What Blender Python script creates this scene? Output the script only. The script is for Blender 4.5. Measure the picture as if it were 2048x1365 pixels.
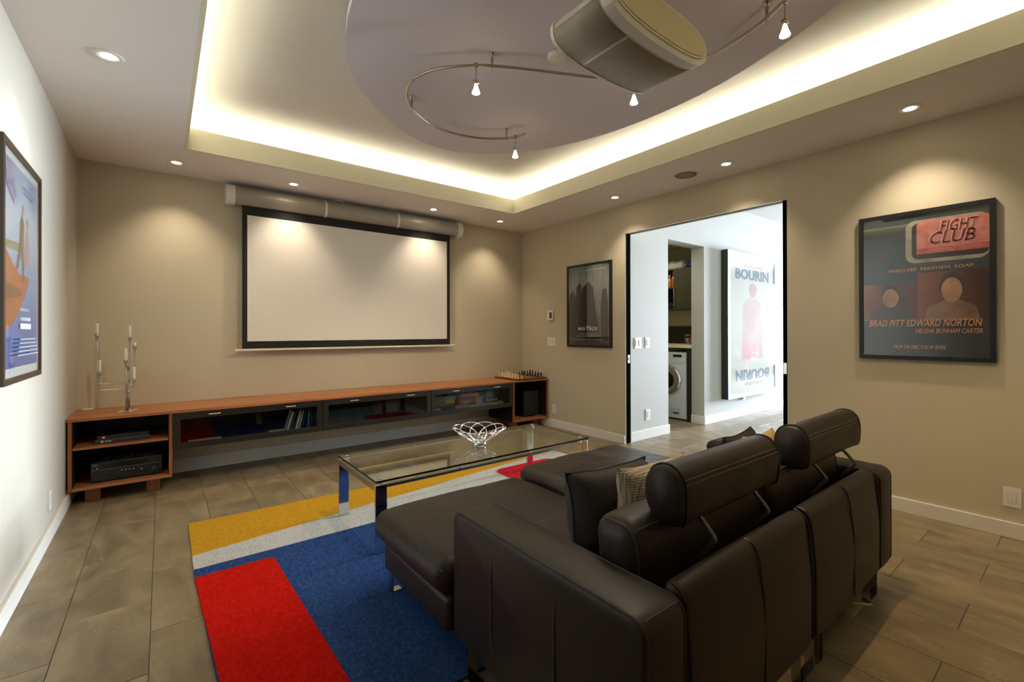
import bpy, math, random
from mathutils import Matrix, Vector, noise
random.seed(7)
for o in list(bpy.data.objects): bpy.data.objects.remove(o)
scene = bpy.context.scene
COL = scene.collection
PI = math.pi

# ------------------------------------------------------------------ camera
W, H = 4.755, 2.74
YAW, PIT, ROL = 0.65718, 0.002648, -0.001738
r_ = Vector((math.cos(YAW), -math.sin(YAW), 0)); f_ = Vector((math.sin(YAW), math.cos(YAW), 0)); u_ = Vector((0, 0, 1))
f2 = f_*math.cos(PIT) + u_*math.sin(PIT); u2 = u_*math.cos(PIT) - f_*math.sin(PIT)
r3 = r_*math.cos(ROL) + u2*math.sin(ROL); u3 = u2*math.cos(ROL) - r_*math.sin(ROL)
cd = bpy.data.cameras.new('camera'); cam = bpy.data.objects.new('camera', cd); COL.objects.link(cam)
M = Matrix.Identity(4)
for i in range(3): M[i][0] = r3[i]; M[i][1] = u3[i]; M[i][2] = -f2[i]
M[0][3], M[1][3], M[2][3] = 0.5593, -5.1908, 1.2929
cam.matrix_world = M
cd.sensor_width = 36; cd.lens = 36*907.33/2048; cd.shift_y = -21.657/2048
cd.clip_start = 0.02; cd.clip_end = 100
scene.camera = cam

# ------------------------------------------------------------------ world, exposure
wd = bpy.data.worlds.new('sky'); scene.world = wd; wd.use_nodes = True
bg = wd.node_tree.nodes['Background']; bg.inputs[0].default_value = (0.62, 0.78, 1.0, 1); bg.inputs[1].default_value = 1.0
vs = scene.view_settings
vs.view_transform = 'Standard'; vs.look = 'None'; vs.gamma = 1; vs.use_curve_mapping = False; vs.exposure = 1.3
try:
    scene.cycles.use_denoising = True
    scene.cycles.max_bounces = 10; scene.cycles.diffuse_bounces = 5; scene.cycles.transparent_max_bounces = 16
    scene.cycles.caustics_reflective = False; scene.cycles.caustics_refractive = False
    scene.cycles.sample_clamp_indirect = 6.0
except Exception: pass

def area_light(name, loc, direction, sx, sy, power, col, spread=None):
    l = bpy.data.lights.new(name, 'AREA'); l.shape = 'RECTANGLE'; l.size = sx; l.size_y = sy; l.energy = power; l.color = col
    if spread: l.spread = spread
    o = bpy.data.objects.new(name, l); COL.objects.link(o); o.location = loc
    o.rotation_euler = Vector(direction).to_track_quat('-Z', 'Y').to_euler()
    return o
# daylight entering the hall through its big end window and its side window
DAY = (0.78, 0.89, 1.0)
area_light('end_window_daylight', (15.9, -3.65, 1.5), (-1, 0, 0), 3.0, 2.5, 330, DAY, math.radians(70))
area_light('side_window_daylight', (9.6, -6.9, 1.55), (0, 1, 0), 4.6, 2.4, 12, DAY)
WARM = (1.0, 0.84, 0.64)

# ------------------------------------------------------------------ materials
def lin(c):
    return tuple((x/255/12.92 if x/255 <= 0.04045 else ((x/255+0.055)/1.055)**2.4) for x in c)
MATS = {}
def mat(name, rgb, rough=0.5, metal=0.0, spec=0.5, coat=0.0, var=None, bump=None, sheen=0.0, emit=None, coord='Object', stretch=(1, 1, 1), rnd=0.0):
    """rgb is sRGB 0-255. var=(scale, rgb2, detail) mixes a second colour by noise; bump=(scale, strength)"""
    if name in MATS: return MATS[name]
    m = bpy.data.materials.new(name); m.use_nodes = True; nt = m.node_tree; N = nt.nodes; L = nt.links
    b = N['Principled BSDF']
    c = lin(rgb)
    b.inputs['Base Color'].default_value = (*c, 1); b.inputs['Roughness'].default_value = rough
    b.inputs['Metallic'].default_value = metal; b.inputs['Specular IOR Level'].default_value = spec
    b.inputs['Coat Weight'].default_value = coat; b.inputs['Coat Roughness'].default_value = 0.05
    if sheen: b.inputs['Sheen Weight'].default_value = sheen; b.inputs['Sheen Roughness'].default_value = 0.5
    if emit: b.inputs['Emission Color'].default_value = (*lin(emit[0]), 1); b.inputs['Emission Strength'].default_value = emit[1]
    if var or bump or rnd:
        tc = N.new('ShaderNodeTexCoord'); mp = N.new('ShaderNodeMapping'); mp.inputs['Scale'].default_value = stretch
        L.new(tc.outputs[coord], mp.inputs['Vector'])
    if var:
        n = N.new('ShaderNodeTexNoise'); n.inputs['Scale'].default_value = var[0]; n.inputs['Detail'].default_value = var[2] if len(var) > 2 else 3
        L.new(mp.outputs[0], n.inputs['Vector'])
        rp = N.new('ShaderNodeValToRGB'); rp.color_ramp.elements[0].position = 0.3; rp.color_ramp.elements[1].position = 0.7
        rp.color_ramp.elements[0].color = (*c, 1); rp.color_ramp.elements[1].color = (*lin(var[1]), 1)
        L.new(n.outputs['Fac'], rp.inputs['Fac'])
        last = rp.outputs['Color']
        if rnd:
            oi = N.new('ShaderNodeObjectInfo'); hs = N.new('ShaderNodeHueSaturation')
            mr = N.new('ShaderNodeMapRange'); mr.inputs['To Min'].default_value = 1-rnd; mr.inputs['To Max'].default_value = 1+rnd
            L.new(oi.outputs['Random'], mr.inputs['Value']); L.new(mr.outputs[0], hs.inputs['Value']); L.new(last, hs.inputs['Color']); last = hs.outputs['Color']
        L.new(last, b.inputs['Base Color'])
    if bump:
        n2 = N.new('ShaderNodeTexNoise'); n2.inputs['Scale'].default_value = bump[0]; n2.inputs['Detail'].default_value = 4
        L.new(mp.outputs[0], n2.inputs['Vector'])
        bp = N.new('ShaderNodeBump'); bp.inputs['Strength'].default_value = bump[1]; bp.inputs['Distance'].default_value = bump[2] if len(bump) > 2 else 0.002
        L.new(n2.outputs['Fac'], bp.inputs['Height']); L.new(bp.outputs[0], b.inputs['Normal'])
    MATS[name] = m
    return m
def emis(name, rgb, strength):
    if name in MATS: return MATS[name]
    m = bpy.data.materials.new(name); m.use_nodes = True; nt = m.node_tree
    nt.nodes.remove(nt.nodes['Principled BSDF']); e = nt.nodes.new('ShaderNodeEmission')
    e.inputs[0].default_value = (*lin(rgb), 1); e.inputs[1].default_value = strength
    nt.links.new(e.outputs[0], nt.nodes['Material Output'].inputs[0]); MATS[name] = m
    return m
def glass(name, tint, rough=0.0, f0=0.045, refl=(1, 1, 1)):
    """thin clear glass: straight-through transmission plus Schlick reflection"""
    m = bpy.data.materials.new(name); m.use_nodes = True; nt = m.node_tree; N = nt.nodes; L = nt.links
    N.remove(N['Principled BSDF'])
    lw = N.new('ShaderNodeLayerWeight'); lw.inputs['Blend'].default_value = 0.5
    p = N.new('ShaderNodeMath'); p.operation = 'POWER'; p.inputs[1].default_value = 5.0
    L.new(lw.outputs['Facing'], p.inputs[0])
    ma = N.new('ShaderNodeMath'); ma.operation = 'MULTIPLY_ADD'; ma.inputs[1].default_value = 1-f0; ma.inputs[2].default_value = f0
    L.new(p.outputs[0], ma.inputs[0])
    t = N.new('ShaderNodeBsdfTransparent'); t.inputs[0].default_value = (*tint, 1)
    g = N.new('ShaderNodeBsdfGlossy'); g.inputs['Roughness'].default_value = rough; g.inputs['Color'].default_value = (*refl, 1)
    mx = N.new('ShaderNodeMixShader'); L.new(ma.outputs[0], mx.inputs[0]); L.new(t.outputs[0], mx.inputs[1]); L.new(g.outputs[0], mx.inputs[2])
    L.new(mx.outputs[0], N['Material Output'].inputs[0]); MATS[name] = m
    return m

WALL = mat('greige_wall_paint', (196, 186, 160), 0.75, var=(1.3, (200, 190, 165)), bump=(220, 0.12, 0.001))
LWALL = mat('pale_wall_paint', (190, 185, 172), 0.7, bump=(220, 0.1, 0.001))
CEIL = mat('ceiling_paint', (233, 228, 222), 0.8)
TRAY = mat('tray_paint', (230, 227, 220), 0.8)
CLOUD = mat('lavender_cloud_paint', (220, 216, 230), 0.7)
WHITE = mat('white_trim_paint', (225, 222, 215), 0.45)
HALLW = mat('hall_wall_paint', (182, 180, 174), 0.7)
PLASTIC = mat('white_plastic', (232, 230, 224), 0.35)
BLACK = mat('black_satin', (18, 17, 16), 0.4)
CHROME = mat('chrome', (225, 225, 228), 0.08, 1.0)
STEEL = mat('brushed_steel', (185, 182, 176), 0.25, 1.0)
NICKEL = mat('satin_nickel', (176, 166, 154), 0.28, 1.0)

# ------------------------------------------------------------------ mesh helpers
def mesh_obj(name, verts, faces, m, parent=None, smooth=False, mats=None, midx=None, off=None):
    me = bpy.data.meshes.new(name); me.from_pydata([tuple(v) for v in verts], [], faces); me.update()
    for mm in (mats or [m]): me.materials.append(mm)
    if midx:
        for p, k in zip(me.polygons, midx): p.material_index = k
    if smooth:
        for p in me.polygons: p.use_smooth = True
    o = bpy.data.objects.new(name, me); COL.objects.link(o)
    if parent: attach(o, parent)
    return o
def attach(o, parent):
    o.parent = parent
    o.matrix_parent_inverse = WORLD[parent.name].inverted() if parent.name in WORLD else Matrix.Identity(4)
    WORLD[o.name] = Matrix.Identity(4)
WORLD = {}
def tag(o, label, cat, group=None):
    o['label'] = label; o['category'] = cat
    if group: o['group'] = group
    return o
def thing(name, label, cat, loc=(0, 0, 0), group=None):
    o = bpy.data.objects.new(name, None); o.empty_display_size = 0.05; COL.objects.link(o); o.location = loc
    WORLD[o.name] = Matrix.Translation(loc)
    return tag(o, label, cat, group)
def struct(o): o['kind'] = 'structure'; return o
def place(o, loc, rz=0):
    o.location = loc; o.rotation_euler = (0, 0, rz)
class MB:
    def __init__(s): s.v = []; s.f = []
    def add(s, v, f):
        n = len(s.v); s.v += [tuple(a) for a in v]; s.f += [tuple(i+n for i in q) for q in f]; return s
    def box(s, x0, x1, y0, y1, z0, z1):
        v = [(x0, y0, z0), (x1, y0, z0), (x1, y1, z0), (x0, y1, z0), (x0, y0, z1), (x1, y0, z1), (x1, y1, z1), (x0, y1, z1)]
        return s.add(v, [(0, 3, 2, 1), (4, 5, 6, 7), (0, 1, 5, 4), (1, 2, 6, 5), (2, 3, 7, 6), (3, 0, 4, 7)])
    def bevbox(s, x0, x1, y0, y1, z0, z1, r=0.004):
        return s.add(*rbox_data(x0, x1, y0, y1, z0, z1, r, 1, 1))
    def tube(s, pts, r, seg=8, closed=False, cap=True):
        return s.add(*tube_data(pts, r, seg, closed, cap))
    def lathe(s, prof, seg=20, c=(0, 0, 0), ax='z'):
        return s.add(*lathe_data(prof, seg, c, ax))
    def prism(s, poly, axis, a, b):
        return s.add(*prism_data(poly, axis, a, b))
    def build(s, name, m, parent=None, smooth=False):
        return mesh_obj(name, s.v, s.f, m, parent, smooth)
def lathe_data(prof, seg=20, c=(0, 0, 0), ax='z'):
    v = []; f = []
    for (r, z) in prof:
        for k in range(seg):
            a = 2*PI*k/seg; p = (r*math.cos(a), r*math.sin(a), z)
            if ax == 'x': p = (p[2], p[0], p[1])
            if ax == 'y': p = (p[1], p[2], p[0])
            v.append((c[0]+p[0], c[1]+p[1], c[2]+p[2]))
    for i in range(len(prof)-1):
        for k in range(seg):
            a = i*seg+k; b = i*seg+(k+1) % seg
            f.append((a, b, b+seg, a+seg))
    if prof[0][0] > 1e-6: f.append(tuple(range(seg-1, -1, -1)))
    if prof[-1][0] > 1e-6: f.append(tuple((len(prof)-1)*seg+k for k in range(seg)))
    return v, f
def tube_data(pts, r, seg=8, closed=False, cap=True):
    P = [Vector(p) for p in pts]; n = len(P); v = []; f = []
    rr = r if isinstance(r, (list, tuple)) else [r]*n
    T = []
    for i in range(n):
        if closed: t = P[(i+1) % n]-P[i-1]
        else: t = P[min(i+1, n-1)]-P[max(i-1, 0)]
        T.append(t.normalized())
    up = Vector((0, 0, 1)) if abs(T[0].z) < 0.9 else Vector((1, 0, 0))
    nrm = (up - T[0]*up.dot(T[0])).normalized()
    for i in range(n):
        nrm = (nrm - T[i]*nrm.dot(T[i])).normalized(); bi = T[i].cross(nrm)
        for k in range(seg):
            a = 2*PI*k/seg; v.append(P[i] + (nrm*math.cos(a)+bi*math.sin(a))*rr[i])
    for i in range(n if closed else n-1):
        j = (i+1) % n
        for k in range(seg):
            f.append((i*seg+k, i*seg+(k+1) % seg, j*seg+(k+1) % seg, j*seg+k))
    if cap and not closed:
        f.append(tuple(range(seg-1, -1, -1))); f.append(tuple((n-1)*seg+k for k in range(seg)))
    return v, f
def prism_data(poly, axis, a, b):
    n = len(poly); v = []
    for c in (a, b):
        for (p, q) in poly:
            v.append({'x': (c, p, q), 'y': (p, c, q), 'z': (p, q, c)}[axis])
    f = [(i, (i+1) % n, n+(i+1) % n, n+i) for i in range(n)] + [tuple(range(n-1, -1, -1)), tuple(range(n, 2*n))]
    return v, f
def rbox_data(x0, x1, y0, y1, z0, z1, r, n=3, m=4, puff=(0, 0, 0)):
    c = Vector(((x0+x1)/2, (y0+y1)/2, (z0+z1)/2)); h = [(x1-x0)/2, (y1-y0)/2, (z1-z0)/2]
    r = min(r, *h)*0.999
    def axis(hh):
        t = [-hh + r*(1-math.tan(PI/4*(1-i/n))) for i in range(n)] if n > 0 else []
        t += [-(hh-r) + 2*(hh-r)*i/m for i in range(m+1)] + [-a for a in reversed(t)]
        return t
    A = [axis(hh) for hh in h]; verts = []; idx = {}; faces = []
    def vid(p):
        k = tuple(round(a, 6) for a in p)
        if k in idx: return idx[k]
        q = Vector([max(-(h[i]-r), min(h[i]-r, p[i])) for i in range(3)]); d = Vector(p)-q
        o = q + d.normalized()*r if d.length > 1e-9 else q
        u = [o[i]/h[i] for i in range(3)]
        o = Vector((o[0]+puff[0]*u[0]*(1-u[1]**2)*(1-u[2]**2), o[1]+puff[1]*u[1]*(1-u[0]**2)*(1-u[2]**2), o[2]+puff[2]*u[2]*(1-u[0]**2)*(1-u[1]**2)))
        idx[k] = len(verts); verts.append(c+o); return idx[k]
    for ax in range(3):
        b, d = (ax+1) % 3, (ax+2) % 3
        for s in (-1, 1):
            for i in range(len(A[b])-1):
                for j in range(len(A[d])-1):
                    q = []
                    for (ii, jj) in ((i, j), (i+1, j), (i+1, j+1), (i, j+1)):
                        p = [0, 0, 0]; p[ax] = s*h[ax]; p[b] = A[b][ii]; p[d] = A[d][jj]; q.append(vid(p))
                    if s < 0: q.reverse()
                    if len(set(q)) >= 3: faces.append(tuple(dict.fromkeys(q)))
    return verts, faces
def rbox(name, x0, x1, y0, y1, z0, z1, r, m, parent=None, n=3, seg=4, puff=(0, 0, 0), wr=0, wscale=6, mtx=None):
    v, f = rbox_data(x0, x1, y0, y1, z0, z1, r, n, seg, puff)
    if wr: v = [p + Vector((0, 0, 1))*wr*noise.noise(Vector(p)*wscale) + Vector((1, 0, 0))*wr*0.5*noise.noise(Vector(p)*wscale+Vector((9, 3, 1))) for p in v]
    if mtx: v = [mtx @ Vector(p) for p in v]
    return mesh_obj(name, v, f, m, parent, True)
def bx(name, x0, x1, y0, y1, z0, z1, m, parent=None, bev=0.0):
    mb = MB()
    if bev: mb.bevbox(x0, x1, y0, y1, z0, z1, bev)
    else: mb.box(x0, x1, y0, y1, z0, z1)
    return mb.build(name, m, parent)
def smooth_curve(pts, sub=6, closed=False):
    P = [Vector(p) for p in pts]; n = len(P); out = []
    rng = range(n) if closed else range(n-1)
    for i in rng:
        g = (lambda k: P[k % n]) if closed else (lambda k: P[max(0, min(n-1, k))])
        p0, p1, p2, p3 = g(i-1), g(i), g(i+1), g(i+2)
        for s in range(sub):
            t = s/sub
            out.append(0.5*((2*p1)+(p2-p0)*t+(2*p0-5*p1+4*p2-p3)*t*t+(3*p1-p0-3*p2+p3)*t**3))
    if not closed: out.append(P[-1])
    return out
def copy_tree(o, parent=None):
    c = o.copy(); COL.objects.link(c)
    if parent: c.parent = parent
    for ch in list(o.children): copy_tree(ch, c)
    return c
def text(name, s, O, u, v, n, box, m, parent, shear=0.0, depth=0.0006, rot180=False, bold=0.0):
    """lettering fitted into box=(u0,v0,u1,v1) metres in the plane O + u*a + v*b, standing proud along n"""
    cu = bpy.data.curves.new('lettering', 'FONT'); cu.body = s; cu.shear = shear; cu.resolution_u = 2; cu.offset = bold
    o = bpy.data.objects.new('lettering_tmp', cu); COL.objects.link(o)
    bpy.context.view_layer.update()
    me = bpy.data.meshes.new_from_object(o.evaluated_get(bpy.context.evaluated_depsgraph_get()))
    bpy.data.objects.remove(o); bpy.data.curves.remove(cu)
    xs = [p.co.x for p in me.vertices]; ys = [p.co.y for p in me.vertices]
    x0, x1, y0, y1 = min(xs), max(xs), min(ys), max(ys)
    O = Vector(O); u = Vector(u); v = Vector(v); n = Vector(n)
    for p in me.vertices:
        a = (p.co.x-x0)/(x1-x0); b = (p.co.y-y0)/(y1-y0)
        if rot180: a, b = 1-a, 1-b
        p.co = O + u*(box[0]+(box[2]-box[0])*a) + v*(box[1]+(box[3]-box[1])*b) + n*depth
    me.materials.clear(); me.materials.append(m); me.name = name
    ob = bpy.data.objects.new(name, me); COL.objects.link(ob)
    if parent: attach(ob, parent)
    return ob

# ================================================================== SETTING
YF = -6.4            # front wall behind the camera
XH = 16.0            # hall end
# ---- floor: mortar bed plus single tiles
def tile_material():
    m = bpy.data.materials.new('grey_brown_stone_tile'); m.use_nodes = True; nt = m.node_tree; N = nt.nodes; L = nt.links
    b = N['Principled BSDF']; b.inputs['Roughness'].default_value = 0.42; b.inputs['Specular IOR Level'].default_value = 0.45
    tc = N.new('ShaderNodeTexCoord'); oi = N.new('ShaderNodeObjectInfo')
    ad = N.new('ShaderNodeVectorMath'); ad.operation = 'MULTIPLY_ADD'; ad.inputs[1].default_value = (1, 1, 1)
    sc = N.new('ShaderNodeVectorMath'); sc.operation = 'SCALE'; sc.inputs['Scale'].default_value = 1.0
    cb = N.new('ShaderNodeCombineXYZ'); mu = N.new('ShaderNodeMath'); mu.operation = 'MULTIPLY'; mu.inputs[1].default_value = 37.0
    L.new(oi.outputs['Random'], mu.inputs[0]); L.new(mu.outputs[0], cb.inputs[0]); L.new(mu.outputs[0], cb.inputs[1])
    L.new(tc.outputs['Object'], ad.inputs[0]); L.new(cb.outputs[0], ad.inputs[2])
    mp = N.new('ShaderNodeMapping'); mp.inputs['Scale'].default_value = (2.6, 1.0, 1); mp.inputs['Rotation'].default_value = (0, 0, 0.5); L.new(ad.outputs[0], mp.inputs[0])
    n1 = N.new('ShaderNodeTexNoise'); n1.inputs['Scale'].default_value = 3.0; n1.inputs['Detail'].default_value = 6; n1.inputs['Distortion'].default_value = 0.6; L.new(mp.outputs[0], n1.inputs['Vector'])
    rp = N.new('ShaderNodeValToRGB'); e = rp.color_ramp.elements
    e[0].position = 0.3; e[0].color = (*lin((112, 98, 75)), 1); e[1].position = 0.72; e[1].color = (*lin((152, 136, 106)), 1)
    L.new(n1.outputs['Fac'], rp.inputs[0])
    n2 = N.new('ShaderNodeTexNoise'); n2.inputs['Scale'].default_value = 1.7; n2.inputs['Detail'].default_value = 5; n2.inputs['Distortion'].default_value = 1.0; L.new(mp.outputs[0], n2.inputs['Vector'])
    v = N.new('ShaderNodeMath'); v.operation = 'SUBTRACT'; v.inputs[1].default_value = 0.5; L.new(n2.outputs['Fac'], v.inputs[0])
    av = N.new('ShaderNodeMath'); av.operation = 'ABSOLUTE'; L.new(v.outputs[0], av.inputs[0])
    lt = N.new('ShaderNodeMapRange'); lt.inputs['From Min'].default_value = 0.0; lt.inputs['From Max'].default_value = 0.006; lt.inputs['To Min'].default_value = 0.38; lt.inputs['To Max'].default_value = 0.0
    L.new(av.outputs[0], lt.inputs['Value'])
    mx = N.new('ShaderNodeMixRGB'); mx.inputs[2].default_value = (*lin((176, 164, 138)), 1)
    L.new(lt.outputs[0], mx.inputs[0]); L.new(rp.outputs[0], mx.inputs[1])
    hs = N.new('ShaderNodeHueSaturation'); mr = N.new('ShaderNodeMapRange'); mr.inputs['To Min'].default_value = 0.90; mr.inputs['To Max'].default_value = 1.08
    L.new(oi.outputs['Random'], mr.inputs['Value']); L.new(mr.outputs[0], hs.inputs['Value']); L.new(mx.outputs[0], hs.inputs['Color'])
    L.new(hs.outputs[0], b.inputs['Base Color'])
    bp = N.new('ShaderNodeBump'); bp.inputs['Strength'].default_value = 0.25; bp.inputs['Distance'].default_value = 0.002; L.new(n1.outputs['Fac'], bp.inputs['Height']); L.new(bp.outputs[0], b.inputs['Normal'])
    return m
TILE = tile_material()
GROUT = mat('dark_grout', (92, 84, 70), 0.9)
floor = struct(bx('floor', -0.12, XH, YF, 0.12, -0.12, -0.003, GROUT))
TW, TL, GAP = 0.3065, 0.6075, 0.0028
tile_mesh = {}
def tile(x0, x1, y0, y1):
    k = (round(x1-x0, 3), round(y1-y0, 3))
    if k not in tile_mesh:
        hx, hy = (x1-x0)/2, (y1-y0)/2; c = 0.0015
        v = [(-hx, -hy, -0.008), (hx, -hy, -0.008), (hx, hy, -0.008), (-hx, hy, -0.008), (-hx, -hy, -c), (hx, -hy, -c), (hx, hy, -c), (-hx, hy, -c),
             (-hx+c, -hy+c, 0), (hx-c, -hy+c, 0), (hx-c, hy-c, 0), (-hx+c, hy-c, 0)]
        f = [(8, 9, 10, 11)] + [(a, (a+1) % 4, 4+(a+1) % 4, 4+a) for a in range(4)] + [(4+a, 4+(a+1) % 4, 8+(a+1) % 4, 8+a) for a in range(4)]
        me = bpy.data.meshes.new('tile'); me.from_pydata(v, [], f); me.update(); me.materials.append(TILE); tile_mesh[k] = me
    o = bpy.data.objects.new('tile', tile_mesh[k]); COL.objects.link(o); o.parent = floor; o.location = ((x0+x1)/2, (y0+y1)/2, 0)
for k in range(-2, 31):
    xa = max(0.0, 0.52+TW*k+GAP/2); xb = 0.52+TW*(k+1)-GAP/2
    inroom = xb < W+0.2
    ylo = YF+0.9 if inroom else -3.9
    yhi = 0.0 if inroom else (-0.55 if 5.2 < xa < 6.6 else -1.85)
    if inroom: xb = min(xb, W+0.1) if xa < W else xb
    base = -2.38 if k % 2 else -2.08
    for j in range(-6, 5):
        ya, yb = base+TL*(j-1)+GAP/2, base+TL*j-GAP/2
        if xa > W: yhi2 = -0.55 if 5.3 < xa < 6.7 else -1.75
        else: yhi2 = 0.0
        yb = min(yb, yhi2); ya = max(ya, ylo)
        if yb-ya > 0.05: tile(xa, xb, ya, yb)

# ---- walls
def wallbox(name, boxes, m=WALL):
    mb = MB()
    for b in boxes: mb.box(*b)
    return struct(mb.build(name, m))
ZT = 3.3
wall_left = wallbox('wall_left', [(-0.12, 0.0, YF, 0.0, 0, ZT)], LWALL)
wall_back = wallbox('wall_back', [(-0.12, W+0.0, 0.0, 0.12, 0, ZT)])
wall_front = wallbox('wall_front', [(-0.12, W, YF-0.12, YF, 0, ZT)])
DY0, DY1, DZ = -1.872, -3.572, 2.41     # doorway
XB = W+0.115                           # hall side of the right wall
wall_right = wallbox('wall_right', [
    (W, W+0.02, DY0, 0.12, 0, ZT), (W+0.095, XB, DY0, 0.12, 0, ZT), (W+0.02, W+0.095, DY0+0.06, 0.12, 0, ZT),
    (W, W+0.02, YF, DY1, 0, ZT), (W+0.095, XB, YF, DY1, 0, ZT), (W+0.02, W+0.095, YF, DY1-0.06, 0, ZT),
    (W, W+0.03, DY1, DY0, DZ, ZT), (W+0.085, XB, DY1, DY0, DZ, ZT), (W+0.03, W+0.085, DY1, DY0, DZ+0.03, ZT)])
# header track of the sliding pocket doors
tr = struct(MB().box(W+0.034, W+0.046, DY1, DY0, DZ+0.004, DZ+0.028).box(W+0.069, W+0.081, DY1, DY0, DZ+0.004, DZ+0.028).build('trim_1', STEEL))
# pocket doors slid into the wall, only their dark edges showing
LEAF = mat('dark_door_edge', (12, 13, 15), 0.9, spec=0.0)
for i, (ya, yb, lab) in enumerate(((DY0-0.004, DY0+0.055, 'near'), (DY1-0.055, DY1+0.042, 'far'))):
    d = struct(bx('door_%d' % (i+1), W+0.022, W+0.093, ya, yb, 0.012, DZ, LEAF))
    e = DY0-0.004 if i == 0 else DY1+0.042; s = -1 if i == 0 else 1
    mb = MB().bevbox(W+0.040, W+0.075, min(e, e+s*0.004), max(e, e+s*0.004), 0.925, 1.02, 0.0015)
    if i == 1: mb.bevbox(W+0.019, W+0.0225, e-0.03, e-0.004, 0.925, 1.02, 0.001)
    l = mb.build('latch_plate', CHROME, d)
    MB().bevbox(W+0.050, W+0.065, min(e+s*0.003, e+s*0.010), max(e+s*0.003, e+s*0.010), 0.955, 0.99, 0.002).build('latch_hook', STEEL, l)
# hall
YH = -1.85
wall_hall = wallbox('wall_hall', [(XB, 5.635, YH, YH+0.19, 0, ZT), (5.635, 6.49, YH, YH+0.19, 2.46, ZT), (6.49, 9.62, YH, YH+0.19, 0, ZT)], HALLW)
wall_hall_side = wallbox('wall_hall_side', [(XB, XH, -7.12, -7.0, 0, 0.3), (XB, XH, -7.12, -7.0, 2.78, ZT), (XB, 7.2, -7.12, -7.0, 0.3, 2.78), (12.0, XH, -7.12, -7.0, 0.3, 2.78)], HALLW)
wall_hall_end = wallbox('wall_hall_end', [(XH, XH+0.12, -7.12, 0.12, 0, 0.2), (XH, XH+0.12, -7.12, 0.12, 2.8, ZT), (XH, XH+0.12, -7.12, -5.2, 0.2, 2.8), (XH, XH+0.12, -2.1, 0.12, 0.2, 2.8)], HALLW)
wallbox('wall_hall_far', [(9.62, XH, -0.12, 0.0, 0, ZT), (9.55, 9.62, YH+0.19, 0.0, 0, ZT)], HALLW)
ceiling_hall = wallbox('ceiling_hall', [(XB, XH, -7.0, 0.12, 3.14, 3.24)], HALLW)
def window(name, axis, c, a0, a1, z0, z1, nm):
    """fixed window with frame, mullions and panes; axis = normal axis"""
    mb = MB(); w = 0.06
    def b(p0, p1, q0, q1, m_=mb):
        if axis == 'y': m_.box(p0, p1, c-0.04, c+0.04, q0, q1)
        else: m_.box(c-0.04, c+0.04, p0, p1, q0, q1)
    b(a0, a1, z0, z0+w); b(a0, a1, z1-w, z1); b(a0, a0+w, z0+w, z1-w); b(a1-w, a1, z0+w, z1-w)
    for k in range(1, nm):
        p = a0+(a1-a0)*k/nm; b(p-0.025, p+0.025, z0+w, z1-w)
    o = struct(mb.build(name, WHITE))
    for k in range(nm):
        p0 = a0+(a1-a0)*k/nm+0.03; p1 = a0+(a1-a0)*(k+1)/nm-0.03; g = MB()
        if axis == 'y': g.box(p0, p1, c-0.004, c+0.004, z0+w, z1-w)
        else: g.box(c-0.004, c+0.004, p0, p1, z0+w, z1-w)
        g.build('pane', WINGLASS, o)
WINGLASS = glass('window_glass', (0.98, 1, 0.99))
window('window_1', 'x', XH+0.06, -5.2, -2.1, 0.2, 2.8, 3)
window('window_2', 'y', -7.06, 7.2, 12.0, 0.3, 2.78, 4)

# ---- baseboards
BB, BZ = 0.018, 0.098
def baseboard(name, x0, x1, y0, y1, z=BZ):
    mb = MB().bevbox(x0, x1, y0, y1, 0.0, z, 0.003); return struct(mb.build(name, WHITE))
baseboard('baseboard_left', 0, BB, YF, 0)
baseboard('baseboard_back', BB, W-BB, -BB, 0, 0.125)
baseboard('baseboard_right', W-BB, W, DY0, 0)
baseboard('baseboard_right_near', W-BB, W, YF, DY1)
baseboard('baseboard_hall', XB, 5.635, YH-BB, YH, 0.115)
baseboard('baseboard_hall_jamb', 5.635-BB*0, 5.635+BB*0.6, YH-BB, YH+0.19, 0.115)
baseboard('baseboard_hall_far', 6.49-BB, 9.62, YH-BB, YH, 0.115)
baseboard('baseboard_hall_recess', 6.49-BB, 6.49, YH, YH+0.19, 0.115)

# ---- ceiling: soffit ring, fascia lip, light trough, tray panel, hanging cloud panel
TX0, TX1, TY0, TY1 = 0.717, 3.985, -0.792, -5.61
LZ, TZ, TR = 2.91, 3.06, 0.40
hole = [(TX0, TY1, TX1, TY0)]
mb = MB()
t = 0.022
mb.box(0, TX0-t, YF, 0, H, H+0.03).box(TX1+t, W, YF, 0, H, H+0.03).box(TX0-t, TX1+t, TY0+t, 0, H, H+0.03).box(TX0-t, TX1+t, YF, TY1-t, H, H+0.03)
ceiling = struct(mb.build('ceiling', CEIL))
FASC = mat('fascia_paint', (222, 216, 190), 0.75)
MB().box(TX0-t, TX1+t, TY0, TY0+t, H, LZ).box(TX0-t, TX1+t, TY1-t, TY1, H, LZ).box(TX0-t, TX0, TY1, TY0, H, LZ).box(TX1, TX1+t, TY1, TY0, H, LZ).build('fascia_lip', FASC, ceiling)
MB().box(TX0-TR-.02, TX1+TR+.02, TY0+TR, TY0+TR+.02, H+0.03, TZ).box(TX0-TR-.02, TX1+TR+.02, TY1-TR-.02, TY1-TR, H+0.03, TZ).box(TX0-TR-.02, TX0-TR, TY1-TR, TY0+TR, H+0.03, TZ).box(TX1+TR, TX1+TR+.02, TY1-TR, TY0+TR, H+0.03, TZ).build('trough_wall', TRAY, ceiling)
MB().box(TX0-TR-.02, TX1+TR+.02, TY1-TR-.02, TY0+TR+.02, TZ, TZ+0.03).build('tray_panel', TRAY, ceiling)
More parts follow.
